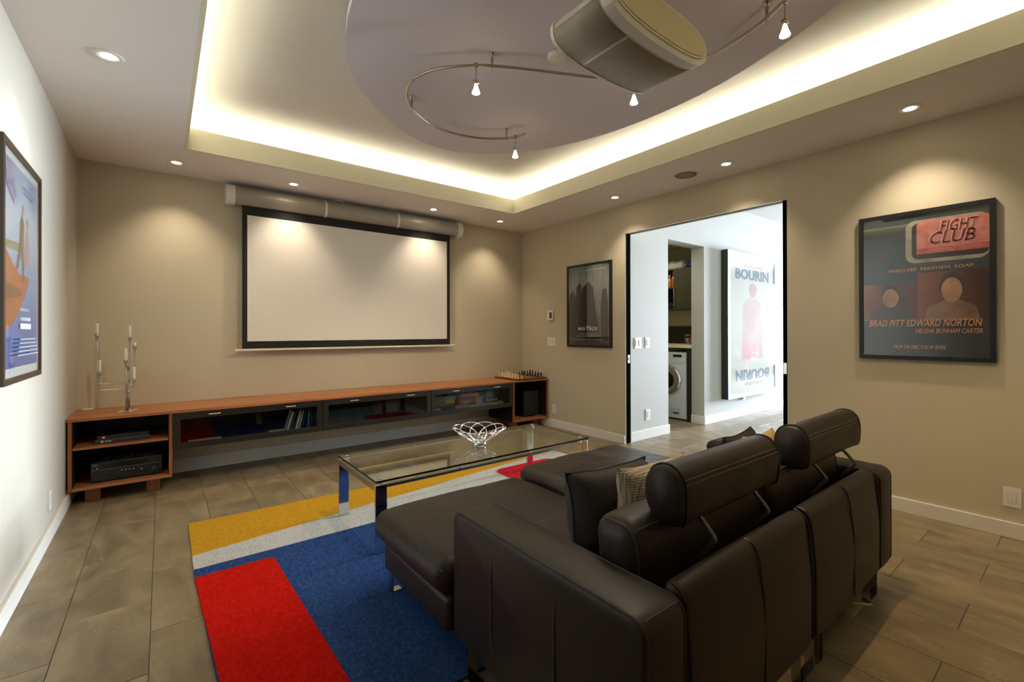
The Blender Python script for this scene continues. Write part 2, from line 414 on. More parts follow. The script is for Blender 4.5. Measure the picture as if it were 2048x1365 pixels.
cloud_pts = [(1.317, -2.903), (1.353, -2.696), (1.421, -2.472), (1.507, -2.28), (1.665, -2.059), (1.901, -1.827), (2.231, -1.607), (2.562, -1.528), (2.878, -1.624), (3.16, -1.87), (3.411, -2.275), (3.556, -2.824), (3.564, -3.472), (3.437, -4.019), (3.262, -4.412), (2.95, -4.78), (2.55, -4.98), (2.12, -4.95), (1.75, -4.72), (1.47, -4.32), (1.32, -3.82), (1.285, -3.3)]
cp = [(p.x, p.y) for p in smooth_curve([(a, b, 0) for a, b in cloud_pts], 6, True)]
MB().prism(cp[::-1], 'z', 2.96, 3.0).build('cloud_panel', CLOUD, ceiling)
MB().prism([(2.4+(a-2.4)*0.6, -3.25+(b+3.25)*0.6) for a, b in cp[::-1]], 'z', 3.0, TZ).build('cloud_support', TRAY, ceiling)
LED = emis('cove_led', (255, 247, 220), 10.0)
D0, D1 = 0.115, 0.175
for (x0, x1, y0, y1) in ((TX0-D1, TX1+D1, TY0+D0, TY0+D1), (TX0-D1, TX1+D1, TY1-D1, TY1-D0), (TX0-D1, TX0-D0, TY1-D0, TY0+D0), (TX1+D0, TX1+D1, TY1-D0, TY0+D0)):
    o = bx('led_ledge', x0, x1, y0, y1, H+0.03, 2.862, TRAY); o.parent = ceiling
    o = bx('cove_led_strip', x0, x1, y0, y1, 2.8625, 2.87, LED); o.parent = ceiling

# ================================================================== MEDIA CONSOLE
def wood_material(name, c1, c2, rough, axis):
    m = bpy.data.materials.new(name); m.use_nodes = True; nt = m.node_tree; N = nt.nodes; L = nt.links
    b = N['Principled BSDF']; b.inputs['Roughness'].default_value = rough; b.inputs['Specular IOR Level'].default_value = 0.4
    tc = N.new('ShaderNodeTexCoord'); mp = N.new('ShaderNodeMapping'); mp.inputs['Scale'].default_value = {'x': (0.7, 14, 14), 'y': (14, .7, 14), 'z': (14, 14, .7)}[axis]
    L.new(tc.outputs['Object'], mp.inputs[0])
    n = N.new('ShaderNodeTexNoise'); n.inputs['Scale'].default_value = 2.2; n.inputs['Detail'].default_value = 6; n.inputs['Distortion'].default_value = 0.8; L.new(mp.outputs[0], n.inputs['Vector'])
    rp = N.new('ShaderNodeValToRGB'); e = rp.color_ramp.elements; e[0].position = 0.32; e[1].position = 0.68
    e[0].color = (*lin(c1), 1); e[1].color = (*lin(c2), 1); L.new(n.outputs['Fac'], rp.inputs[0]); L.new(rp.outputs[0], b.inputs['Base Color'])
    MATS[name] = m; return m
WOOD = wood_material('walnut_top', (146, 88, 48), (188, 124, 76), 0.42, 'x')
WOODV = wood_material('walnut_upright', (134, 76, 38), (174, 106, 58), 0.42, 'z')
BLKCAB = mat('black_lacquer', (34, 32, 28), 0.35)
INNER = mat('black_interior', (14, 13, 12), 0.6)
YC = -0.575
top = tag(MB().bevbox(0.004, 4.748, YC-0.005, -0.002, 0.628, 0.65, 0.002).build('worktop', WOOD), 'long walnut worktop running the full width under the projection screen', 'worktop')
# left open cabinet
def open_cabinet(x0, x1, label, shelves, left_cut=0.114, feet=()):
    t = thing('open_cabinet', label, 'cabinet', ((x0+x1)/2, YC/2, 0.0))
    bx('side_panel', x0, x0+0.022, YC, -0.03, 0.114, 0.627, WOODV, t, 0.001)
    bx('side_panel', x1-0.022, x1, YC, -0.03, 0.114, 0.627, WOODV, t, 0.001)
    bx('bottom_panel', x0+0.0225, x1-0.0225, YC, -0.03, 0.114, 0.136, WOOD, t, 0.001)
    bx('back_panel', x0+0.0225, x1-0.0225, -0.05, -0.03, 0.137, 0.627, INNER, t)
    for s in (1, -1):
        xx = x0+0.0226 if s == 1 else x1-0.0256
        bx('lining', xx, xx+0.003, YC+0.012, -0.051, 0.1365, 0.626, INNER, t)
    for z in shelves: bx('shelf', x0+0.0265, x1-0.0265, YC+0.004, -0.051, z-0.016, z, WOOD, t, 0.001)
    for fx in feet: bx('foot', fx, fx+0.088, YC+0.11, YC+0.20, 0.0, 0.1135, WOODV, t, 0.002); bx('foot', fx, fx+0.088, -0.2, -0.11, 0.0, 0.1135, WOODV, t, 0.002)
    return t
cabL = open_cabinet(0.012, 0.627, 'open walnut cabinet with one shelf at the corner by the left wall', (0.432,), feet=(0.095, 0.46))
cabR = open_cabinet(4.14, 4.745, 'open walnut cabinet without a shelf, holding the black subwoofer', (), feet=(4.2, 4.58))
bx('outer_shade_sheet', 4.1355, 4.1395, YC+0.022, -0.03, 0.114, 0.326, INNER, cabR)  # black sheet standing in for the shade on the cabinet's outer left side
TINT = glass('smoked_cabinet_glass', (0.80, 0.84, 0.82), 0.0, 0.02)
labs = ['black glass-fronted cabinet with leaning disc cases beside the open shelf unit',
        'middle black glass-fronted cabinet of the three under the worktop',
        'black glass-fronted cabinet full of board games next to the subwoofer']
for k in range(3):
    x0 = 0.629+1.170*k; x1 = x0+1.167
    t = thing('glass_cabinet', labs[k], 'cabinet', ((x0+x1)/2, YC/2, 0.327), 'black glass cabinets hung under the worktop')
    bx('bottom_panel', x0, x1, YC+0.021, -0.03, 0.327, 0.345, INNER, t)
    bx('side_panel', x0, x0+0.018, YC+0.021, -0.03, 0.346, 0.627, INNER, t)
    bx('side_panel', x1-0.018, x1, YC+0.021, -0.03, 0.346, 0.627, INNER, t)
    bx('back_panel', x0+0.0185, x1-0.0185, -0.05, -0.03, 0.346, 0.627, INNER, t)
    px0, px1 = x0+0.052, x1-0.052 - (0.0 if k < 2 else 0.0)
    pz0, pz1 = 0.378, 0.572
    d = MB()
    d.bevbox(x0+.001, x1-.001, YC, YC+0.02, pz1, 0.625, .0015).bevbox(x0+.001, x1-.001, YC, YC+0.02, 0.329, pz0, .0015).bevbox(x0+.001, px0, YC, YC+0.02, pz0, pz1, .0015).bevbox(px1, x1-.001, YC, YC+0.02, pz0, pz1, .0015)
    door = d.build('door_frame', BLKCAB, t)
    bx('door_pane', px0-0.004, px1+0.004, YC+0.008, YC+0.011, pz0-.004, pz1+.004, TINT, door)
    for hx in ((0.915, 1.51), (2.10, 2.715), (3.285, 3.88))[k]:
        MB().tube([(hx-0.04, YC+0.002, 0.598), (hx-0.04, YC-0.018, 0.598), (hx+0.04, YC-0.018, 0.598), (hx+0.04, YC+0.002, 0.598)], 0.0042, 6).build('handle', mat('bright_satin_metal', (226, 222, 212), 0.4, 0.5), door)
# ---- disc cases leaning in the first cabinet
dvd_cols = [((200, 200, 205), 'pale grey'), ((60, 70, 90), 'slate blue'), ((210, 205, 195), 'cream'), ((170, 176, 186), 'silver'), ((30, 34, 40), 'black'), ((90, 110, 120), 'teal grey'), ((36, 40, 48), 'charcoal')]
dx = [(1.50, 0.28), (1.525, 0.27), (1.575, 0.24), (1.598, 0.24), (1.622, 0.24), (1.69, 0.02), (1.715, 0.0)]
ordn = ['leftmost', 'second', 'third', 'fourth', 'fifth', 'sixth', 'rightmost']
for i, ((x, a), (c, nm)) in enumerate(zip(dx, dvd_cols)):
    m = mat('disc_case_%s' % nm.replace(' ', '_'), c, 0.35)
    R = Matrix.Translation((x, -0.42, 0.3465)) @ Matrix.Rotation(a, 4, 'Y')
    v, f = rbox_data(-0.007, 0.007, -0.065, 0.065, 0.0, 0.19, 0.002, 1, 1)
    tag(mesh_obj('disc_case', [R @ p for p in v], f, m), '%s disc case, %s of the cases behind the smoked glass' % (nm, ordn[i]), 'disc case', 'disc cases in the glass cabinet')
for i, (xa, xb, c, lab) in enumerate(((0.74, 0.98, (214, 210, 196), 'flat pale booklet lying in the glass cabinet nearest the open shelves'), (1.36, 1.49, (205, 208, 200), 'folded pale paper lying left of the leaning disc cases'))):
    tag(bx('booklet', xa, xb, -0.52, -0.36, 0.3455, 0.354, mat('booklet_paper_%d' % i, c, 0.7)), lab, 'booklet')
# ---- board games in the third cabinet
LET = mat('white_print', (228, 226, 215), 0.6); LETD = mat('dark_print', (40, 36, 30), 0.6)
U, V, NN = (1, 0, 0), (0, 0, 1), (0, -1, 0)
def game(x0, x1, z0, z1, c, lab, txt=None, tm=None, dep=0.25, tb=None, band=None):
    o = tag(MB().bevbox(x0, x1, -0.45, -0.45+dep, z0, z1, 0.002).build('board_game_box', mat('game_card_%d_%d_%d' % c, c, 0.55, var=(30, tuple(int(a*0.75) for a in c)))), lab, 'board game', 'board games in the glass cabinet')
    if txt:
        b = tb or (0.1*(x1-x0), 0.25*(z1-z0), 0.9*(x1-x0), 0.75*(z1-z0))
        text('lettering', txt, (x0, -0.4502, z0), U, V, NN, b, tm or LET, o)
    if band:
        bx('picture_band', x0+band[0]*(x1-x0), x0+band[1]*(x1-x0), -0.4508, -0.4498, z0+.004, z1-.004, mat('game_band_%d_%d_%d' % band[2], band[2], 0.5, var=(60, band[3])), o)
    return o
game(3.07, 3.34, 0.346, 0.408, (34, 34, 42), 'dark box lettered IRE, lowest on the left of the board games', 'IRE', LET, tb=(0.01, 0.018, 0.085, 0.045))
game(3.345, 3.54, 0.346, 0.404, (52, 46, 36), 'dark box with a colourful cartoon-like picture strip, lowest in the middle', None, None, band=(0.05, 0.95, (196, 150, 96), (70, 60, 60)))
game(3.545, 4.075, 0.346, 0.386, (196, 180, 130), 'long flat cream box, lowest on the right of the board games', None, None, band=(0.80, 0.93, (150, 96, 50), (196, 160, 90)))
game(3.08, 3.34, 0.409, 0.438, (150, 104, 52), 'thin brown and yellow box above the dark box lettered IRE')
game(3.08, 3.345, 0.439, 0.474, (214, 190, 110), 'yellow box with a dark picture on its side, third up on the left', None, None, band=(0.05, 0.5, (40, 36, 26), (150, 120, 60)))
game(3.09, 3.36, 0.475, 0.52, (186, 170, 130), 'tan box on top of the left-hand board game stack', None, None, band=(0.0, 0.35, (60, 50, 36), (190, 170, 120)))
game(3.41, 3.65, 0.405, 0.47, (190, 74, 40), 'rust red box lettered CURVY under the orange box', 'CURVY', LET, tb=(0.05, 0.015, 0.15, 0.04))
game(3.652, 3.75, 0.388, 0.476, (176, 166, 138), 'beige box squeezed beside the rust red box')
game(3.415, 3.70, 0.478, 0.537, (214, 92, 44), 'bright orange box lettered CRANIUM on top in the middle', 'CRANIUM', LET, tb=(0.01, 0.018, 0.26, 0.048))
game(3.79, 3.99, 0.388, 0.46, (44, 40, 36), 'black box lettered Rummoli on the long cream box', 'Rummoli', LET, tb=(0.015, 0.018, 0.185, 0.055))
game(3.80, 4.0, 0.462, 0.545, (58, 84, 80), 'teal grey box above the black box lettered Rummoli')

# ---- disc player
pl = thing('disc_player', 'slim black disc player with a small red light on the upper shelf', 'disc player', (0.32, -0.4, 0.433))
DK = mat('black_equipment', (20, 20, 20), 0.35); DK2 = mat('dark_grey_fascia', (46, 46, 44), 0.4)
bx('case', 0.165, 0.475, -0.49, -0.24, 0.436, 0.492, DK, pl, 0.003)
bx('front_strip', 0.155, 0.485, -0.50, -0.491, 0.436, 0.468, DK2, pl, 0.002)
bx('tray', 0.245, 0.478, -0.503, -0.5005, 0.454, 0.464, mat('tray_grey', (60, 60, 58), 0.4), pl, 0.001)
bx('indicator', 0.195, 0.21, -0.4925, -0.4905, 0.476, 0.481, emis('red_led', (255, 60, 30), 2.0), pl)
MB().lathe([(0.006, -0.503), (0.009, -0.503), (0.009, -0.5005)], 14, (0.195, 0, 0.449), 'y').build('power_button', mat('ring_grey', (190, 190, 188), 0.4), pl)
bx('usb_port', 0.212, 0.25, -0.502, -0.5002, 0.444, 0.453, mat('ring_grey', (190, 190, 188), 0.4), pl, 0.0008)
for k in range(6): bx('top_button', 0.28+0.022*k, 0.287+0.022*k, -0.46, -0.453, 0.492, 0.4935, mat('button_grey', (90, 90, 88), 0.5), pl)
for fx in (0.18, 0.44): bx('foot', fx, fx+.02, -0.48, -0.46, 0.4325, 0.436, DK, pl); bx('foot', fx, fx+.02, -0.27, -0.25, 0.4325, 0.436, DK, pl)
# ---- AV receiver
rc = thing('receiver', 'wide black audio receiver with a large volume knob on the lower shelf', 'receiver', (0.34, -0.35, 0.137))
bx('case', 0.135, 0.555, -0.49, -0.12, 0.148, 0.288, DK, rc, 0.003)
bx('front_panel', 0.130, 0.560, -0.502, -0.4905, 0.146, 0.286, DK, rc, 0.003)
bx('trim_line', 0.131, 0.559, -0.5035, -0.5022, 0.232, 0.2345, mat('trim_grey', (110, 106, 96), 0.35), rc)
bx('display', 0.2, 0.47, -0.503, -0.5022, 0.242, 0.276, mat('display_black', (10, 11, 13), 0.1), rc)
MB().lathe([(0.0, -0.522), (0.021, -0.522), (0.023, -0.519), (0.023, -0.5025)], 24, (0.512, 0, 0.188), 'y').build('volume_knob', mat('knob_grey', (54, 58, 60), 0.25, 0.6), rc, True)
MB().lathe([(0.0, -0.512), (0.008, -0.512), (0.009, -0.5025)], 16, (0.158, 0, 0.172), 'y').build('input_knob', DK2, rc, True)
for k in range(4): MB().lathe([(0.0, -0.506), (0.004, -0.506), (0.004, -0.5025)], 10, (0.31+0.024*k, 0, 0.212-0.0008*k), 'y').build('button', mat('ring_grey', (190, 190, 188), 0.4), rc)
bx('jack', 0.425, 0.435, -0.504, -0.5022, 0.196, 0.203, mat('ring_grey', (190, 190, 188), 0.4), rc)
bx('standby_light', 0.165, 0.169, -0.5038, -0.5022, 0.245, 0.249, emis('red_led', (255, 60, 30), 2.0), rc)
text('brand_lettering', 'YAMAHA', (0.14, -0.5023, 0.27), U, V, NN, (0, 0, 0.032, 0.006), mat('ring_grey', (190, 190, 188), 0.4), rc)
SLAT = mat('vent_slat_grey', (70, 70, 68), 0.4)
for k in range(20):
    sx = 0.175+0.0175*k + (0.006 if k//4 % 2 else 0)
    MB().box(sx, sx+0.009, -0.47, -0.42, 0.288, 0.2905).box(sx, sx+0.009, -0.41, -0.36, 0.288, 0.2905).box(sx, sx+0.009, -0.35, -0.30, 0.288, 0.2905).build('vent_slat', SLAT, rc)
for fx in (0.17, 0.5): MB().lathe([(0.015, 0.1365), (0.017, 0.148)], 14, (fx, -0.46, 0)).build('foot', DK2, rc); MB().lathe([(0.015, 0.1365), (0.017, 0.148)], 14, (fx, -0.17, 0)).build('foot', DK2, rc)
CAB = mat('black_cable', (16, 16, 16), 0.5)
for i, (pts, lab) in enumerate((([(0.2, -0.114, 0.25), (0.24, -0.08, 0.33), (0.33, -0.075, 0.36), (0.38, -0.1, 0.3), (0.42, -0.114, 0.24)], 'black cable looping behind the receiver'),
                                ([(0.50, -0.114, 0.24), (0.54, -0.08, 0.33), (0.57, -0.085, 0.38), (0.577, -0.10, 0.30), (0.577, -0.10, 0.16)], 'black cable hanging on the right behind the receiver'))):
    tag(MB().tube(smooth_curve(pts), 0.0045, 6).build('cable', CAB), lab, 'cable')
# ---- subwoofer
sb = thing('subwoofer', 'boxy black subwoofer standing inside the right-hand open cabinet', 'subwoofer', (4.53, -0.3, 0.137))
SUB = mat('black_gloss', (16, 17, 16), 0.18)
rbox('enclosure', 4.395, 4.66, -0.465, -0.13, 0.15, 0.49, 0.006, SUB, sb, 2, 1)
rbox('grille', 4.402, 4.653, -0.478, -0.466, 0.157, 0.483, 0.004, mat('black_grille_cloth', (24, 25, 23), 0.7, bump=(900, 0.4, 0.001)), sb, 2, 1)
for fx in (4.42, 4.615):
    for fy in (-0.45, -0.16): MB().lathe([(0.012, 0.1365), (0.016, 0.143), (0.01, 0.15)], 14, (fx, fy, 0)).build('foot', CHROME, sb, True)
tag(MB().lathe([(0.0, 0.6505), (0.02, 0.6505), (0.021, 0.654), (0.036, 0.655), (0.04, 0.6505)], 28, (0.072, -0.05, 0)).build('cable_grommet', mat('ivory_plastic', (226, 216, 186), 0.5), None, True), 'round ivory cable grommet set in the worktop corner by the left wall', 'grommet')

# ---- candelabra with candles
cn = thing('candelabra', 'tall steel candelabra with curved arms on the left end of the worktop', 'candelabra', (0.34, -0.36, 0.65))
mb = MB()
for a in range(4):
    A = Matrix.Translation((0.34, -0.36, 0)) @ Matrix.Rotation(a*PI/2+0.35, 4, 'Z')
    v, f = rbox_data(0.0, 0.068, -0.016, 0.016, 0.6505, 0.658, 0.003, 1, 1); mb.add([A @ p for p in v], f)
base = mb.build('base', STEEL, cn)
MB().lathe([(0.0, .672), (0.009, .670), (0.011, .658)], 16, (0.352, -0.385, 0)).build('base_knob', CHROME, cn, True)
MB().lathe([(0.0, .668), (0.006, .666), (0.008, .658)], 16, (0.378, -0.385, 0)).build('base_knob', CHROME, cn, True)
mb = MB()
for (ox, oy) in ((-0.011, -0.008), (0.011, -0.008), (0.0, 0.012), (0.004, -0.012), (-0.006, 0.008)): mb.tube([(0.34+ox, -0.36+oy, 0.658), (0.34+ox, -0.36+oy, 0.87)], 0.0042, 8)
mb.build('stem', STEEL, cn, True)
MB().lathe([(0.016, 0.800), (0.020, 0.801), (0.020, 0.809), (0.016, 0.810)], 20, (0.34, -0.36, 0)).build('collar', STEEL, cn, True)
CAND = mat('ivory_wax', (232, 226, 206), 0.5); CAND.node_tree.nodes['Principled BSDF'].inputs['Subsurface Weight'].default_value = 0.15
WICK = mat('burnt_wick', (40, 30, 24), 0.9)
# (x, y, z cup base, z cup rim, candle top, elbow z)
arms = [(0.155, -0.37, 1.222, 1.278, 1.363, 0.882, 'tallest candle on the far left arm of the candelabra'),
        (0.168, -0.35, 0.926, 0.980, 1.074, 0.831, 'low candle on the far left arm of the candelabra'),
        (0.351, -0.345, 1.210, 1.255, 1.346, 0.90, 'tallest candle on the right-hand side of the candelabra'),
        (0.382, -0.34, 1.132, 1.182, 1.208, 0.915, 'burnt-down candle stub on the rightmost thin stem of the candelabra'),
        (0.327, -0.375, 1.009, 1.068, 1.162, 0.865, 'middle candle standing nearest above the candelabra post'),
        (0.341, -0.33, 0.971, 1.017, 1.133, 0.87, 'middle candle half hidden behind its neighbour over the post'),
        (0.379, -0.385, 0.868, 0.915, 1.009, 0.843, 'lowest candle on the short right arm of the candelabra')]
for (x, y, zc, zr, zt, ze, lab) in arms:
    sx = 0.34 + 0.008*(1 if x > 0.34 else -1); sy = -0.36 + (y+0.36)*0.3
    if abs(x-0.34) < 0.02: pts = [(sx, sy, 0.80), (x, y, ze), (x, y, zc)]
    else:
        dxx = 0.014*(1 if x > sx else -1)
        pts = [(sx, sy, ze-0.03), (sx, sy, ze-0.008), (sx+dxx*0.6, sy, ze), (x-dxx, y, ze), (x-dxx*0.3, y, ze+0.005), (x, y, ze+0.016), (x, y, zc)]
    MB().tube(pts, 0.0034, 8).build('arm', STEEL, cn, True)
    MB().lathe([(0.003, zc-0.002), (0.005, zc+0.004), (0.0125, zr-0.016), (0.0135, zr), (0.0115, zr), (0.0105, zr-0.008), (0.0, zr-0.008)], 16, (x, y, 0)).build('candle_cup', STEEL, cn, True)
    cd_ = MB().lathe([(0.0, zr-0.0075), (0.0095, zr-0.0075), (0.0105, zr+0.002), (0.0105, zt-0.003), (0.009, zt), (0.004, zt-0.002), (0.0, zt-0.002)], 16, (x, y, 0)).build('candle', CAND, None, True)
    tag(cd_, 'ivory ' + lab, 'candle', 'candles of the candelabra'); cd_.name = 'candle'
    MB().tube([(x, y, zt-0.003), (x+0.001, y, zt+0.006)], 0.0012, 5).build('wick', WICK, cd_)

# ---- chess set
cb = thing('chess_board', 'wooden chess board with a dark rim on the right end of the worktop', 'chess board', (4.485, -0.32, 0.65))
BX0, BX1, BY0, BY1 = 4.20, 4.74, -0.575, -0.045
def checker():
    m = bpy.data.materials.new('chess_squares'); m.use_nodes = True; N = m.node_tree.nodes; L = m.node_tree.links
    c = N.new('ShaderNodeTexChecker'); tc = N.new('ShaderNodeTexCoord'); mp = N.new('ShaderNodeMapping'); mp.inputs['Location'].default_value = (-4.24/0.0575+200, 0.535/0.0575+200, 0.5); mp.inputs['Scale'].default_value = (1/0.0575, 1/0.0575, 0)
    L.new(tc.outputs['Object'], mp.inputs[0]); L.new(mp.outputs[0], c.inputs[0]); c.inputs['Scale'].default_value = 1
    c.inputs[1].default_value = (*lin((190, 128, 70)), 1); c.inputs[2].default_value = (*lin((88, 46, 24)), 1)
    L.new(c.outputs[0], N['Principled BSDF'].inputs['Base Color']); N['Principled BSDF'].inputs['Roughness'].default_value = 0.35
    return m
MB().prism([(BX0+.03, BY0), (BX1-.03, BY0), (BX1, BY0+.03), (BX1, BY1-.03), (BX1-.03, BY1), (BX0+.03, BY1), (BX0, BY1-.03), (BX0, BY0+.03)], 'z', 0.6505, 0.664).build('rim', mat('dark_walnut_rim', (52, 28, 16), 0.35), cb)
bx('playing_field', BX0+.025, BX1-.025, BY0+.025, BY1-.025, 0.6645, 0.669, WOOD, cb)
bx('squares', 4.24, 4.24+0.46, -0.535, -0.535+0.46, 0.6692, 0.670, checker(), cb)
PROF = {'pawn': [(0, 0), (.0135, 0), (.0135, .004), (.010, .009), (.006, .02), (.0085, .025), (.005, .028), (.0085, .034), (.0075, .042), (0, .046)],
        'rook': [(0, 0), (.0155, 0), (.0155, .005), (.011, .010), (.009, .038), (.0125, .042), (.0125, .055), (.008, .055), (.008, .050), (0, .050)],
        'knight': [(0, 0), (.0155, 0), (.0155, .005), (.011, .010), (.010, .02), (.012, .03), (.0125, .045), (.008, .056), (0, .060)],
        'bishop': [(0, 0), (.0155, 0), (.0155, .005), (.010, .012), (.006, .035), (.010, .04), (.006, .044), (.010, .054), (.006, .064), (.002, .066), (.003, .069), (0, .071)],
        'queen': [(0, 0), (.0165, 0), (.0165, .005), (.011, .012), (.0065, .045), (.011, .05), (.0075, .054), (.013, .072), (.006, .073), (.004, .078), (0, .08)],
        'king': [(0, 0), (.0165, 0), (.0165, .005), (.011, .012), (.007, .05), (.0115, .055), (.008, .06), (.012, .077), (.005, .08), (.002, .082), (.006, .086), (.002, .09), (0, .092)]}
IV = mat('ivory_pieces', (226, 204, 156), 0.4); EB = mat('ebony_pieces', (22, 18, 18), 0.3)
row = ['rook', 'knight', 'bishop', 'queen', 'king', 'bishop', 'knight', 'rook']
proto = {}
for (m, cname, back, front) in ((IV, 'ivory', 4.269, 4.3265), (EB, 'black', 4.6715, 4.614)):
    for j in range(8):
        yy = -0.535+0.0575*(j+0.5)
        for (kind, xx) in ((row[j], back), ('pawn', front)):
            key = (kind, cname)
            if key not in proto:
                v, f = lathe_data(PROF[kind], 14)
                if kind == 'knight': v = [(x*0.75, y*(1.0 if z < .02 else 1.35)-(.004 if z > .03 else 0), z) for (x, y, z) in v]
                o = mesh_obj('chess_%s' % kind, v, f, m, None, True); proto[key] = o
            else:
                o = proto[key].copy(); COL.objects.link(o)
            o.location = (xx+random.uniform(-.004, .004), yy+random.uniform(-.004, .004), 0.6702)
            tag(o, '%s chess %s standing on the wooden chess board' % (cname, kind), 'chess piece', '%s chess %ss' % (cname, kind))

# ================================================================== PROJECTION SCREEN
ps = thing('projection_screen', 'wide pull-down projection screen with black border on the back wall', 'screen', (2.33, -0.1, 1.1))
ALU = mat('silver_case', (168, 162, 150), 0.45, 0.35)
prof = [(0.0, 2.53), (-0.10, 2.525)] + [(-0.10-0.06*math.sin(a), 2.612-0.087*math.cos(a)) for a in [PI*k/10 for k in range(1, 10)]] + [(-0.10, 2.699), (0.0, 2.695)]
MB().prism([(y-0.001, z) for y, z in prof], 'x', 1.075, 3.615).build('case', ALU, ps, False)
big = [((y+0.05)*1.08-0.05-0.001 if y < -.001 else -0.001, (z-2.612)*1.07+2.612) for y, z in prof]
MB().prism(big, 'x', 1.04, 1.115).build('end_cap', WHITE, ps); MB().prism(big, 'x', 3.575, 3.645).build('end_cap', WHITE, ps)
sm = [((y+0.05)*1.03-0.05-0.001 if y < -.001 else -0.001, (z-2.612)*1.03+2.612) for y, z in prof]
for xx in (1.938, 2.757): MB().prism(sm, 'x', xx, xx+0.022).build('band', PLASTIC, ps)
BORD = mat('screen_black_border', (20, 20, 16), 0.8); SCR = mat('screen_white', (226, 220, 208), 0.85)
bx('fabric', 1.176, 3.482, -0.1005, -0.0995, 1.125, 2.54, BORD, ps)
bx('viewing_surface', 1.22, 3.437, -0.1022, -0.1008, 1.20, 2.436, SCR, ps)
MB().bevbox(1.115, 3.553, -0.112, -0.09, 1.106, 1.126, 0.003).build('weight_bar', mat('ivory_metal', (228, 216, 190), 0.35), ps)
MB().tube(smooth_curve([(2.02, -0.05, 2.70), (2.06, -0.12, 2.722), (2.1, -0.15, 2.715), (2.14, -0.12, 2.70)]), 0.004, 6).build('supply_cord', PLASTIC, ps)

# ================================================================== FRAMED POSTERS
PGLASS = glass('poster_glass', (0.97, 0.98, 0.97), 0.0, 0.05)
def blend_mat(name, cols, axis, rough=0.6, nscale=6, namt=0.25, stretch=(1, 1, 1)):
    """printed paper: colours blended along an axis (object coords normalised by from/to) with mottling"""
    m = bpy.data.materials.new(name); m.use_nodes = True; N = m.node_tree.nodes; L = m.node_tree.links
    b = N['Principled BSDF']; b.inputs['Roughness'].default_value = rough
    tc = N.new('ShaderNodeTexCoord'); sx = N.new('ShaderNodeSeparateXYZ'); L.new(tc.outputs['Object'], sx.inputs[0])
    ax, a0, a1 = axis
    mr = N.new('ShaderNodeMapRange'); mr.inputs['From Min'].default_value = a0; mr.inputs['From Max'].default_value = a1; L.new(sx.outputs['XYZ'.index(ax.upper())], mr.inputs['Value'])
    mp = N.new('ShaderNodeMapping'); mp.inputs['Scale'].default_value = stretch; L.new(tc.outputs['Object'], mp.inputs[0])
    n = N.new('ShaderNodeTexNoise'); n.inputs['Scale'].default_value = nscale; n.inputs['Detail'].default_value = 5; L.new(mp.outputs[0], n.inputs['Vector'])
    s = N.new('ShaderNodeMath'); s.operation = 'SUBTRACT'; s.inputs[1].default_value = 0.5; L.new(n.outputs['Fac'], s.inputs[0])
    k = N.new('ShaderNodeMath'); k.operation = 'MULTIPLY_ADD'; k.inputs[1].default_value = namt*2; L.new(s.outputs[0], k.inputs[0]); L.new(mr.outputs[0], k.inputs[2])
    rp = N.new('ShaderNodeValToRGB'); el = rp.color_ramp.elements
    while len(el) < len(cols): el.new(0.5)
    for i, c in enumerate(cols): el[i].position = i/(len(cols)-1); 
    for i, c in enumerate(cols): el[i].color = (*lin(c), 1)
    L.new(k.outputs[0], rp.inputs[0]); L.new(rp.outputs[0], b.inputs['Base Color'])
    return m
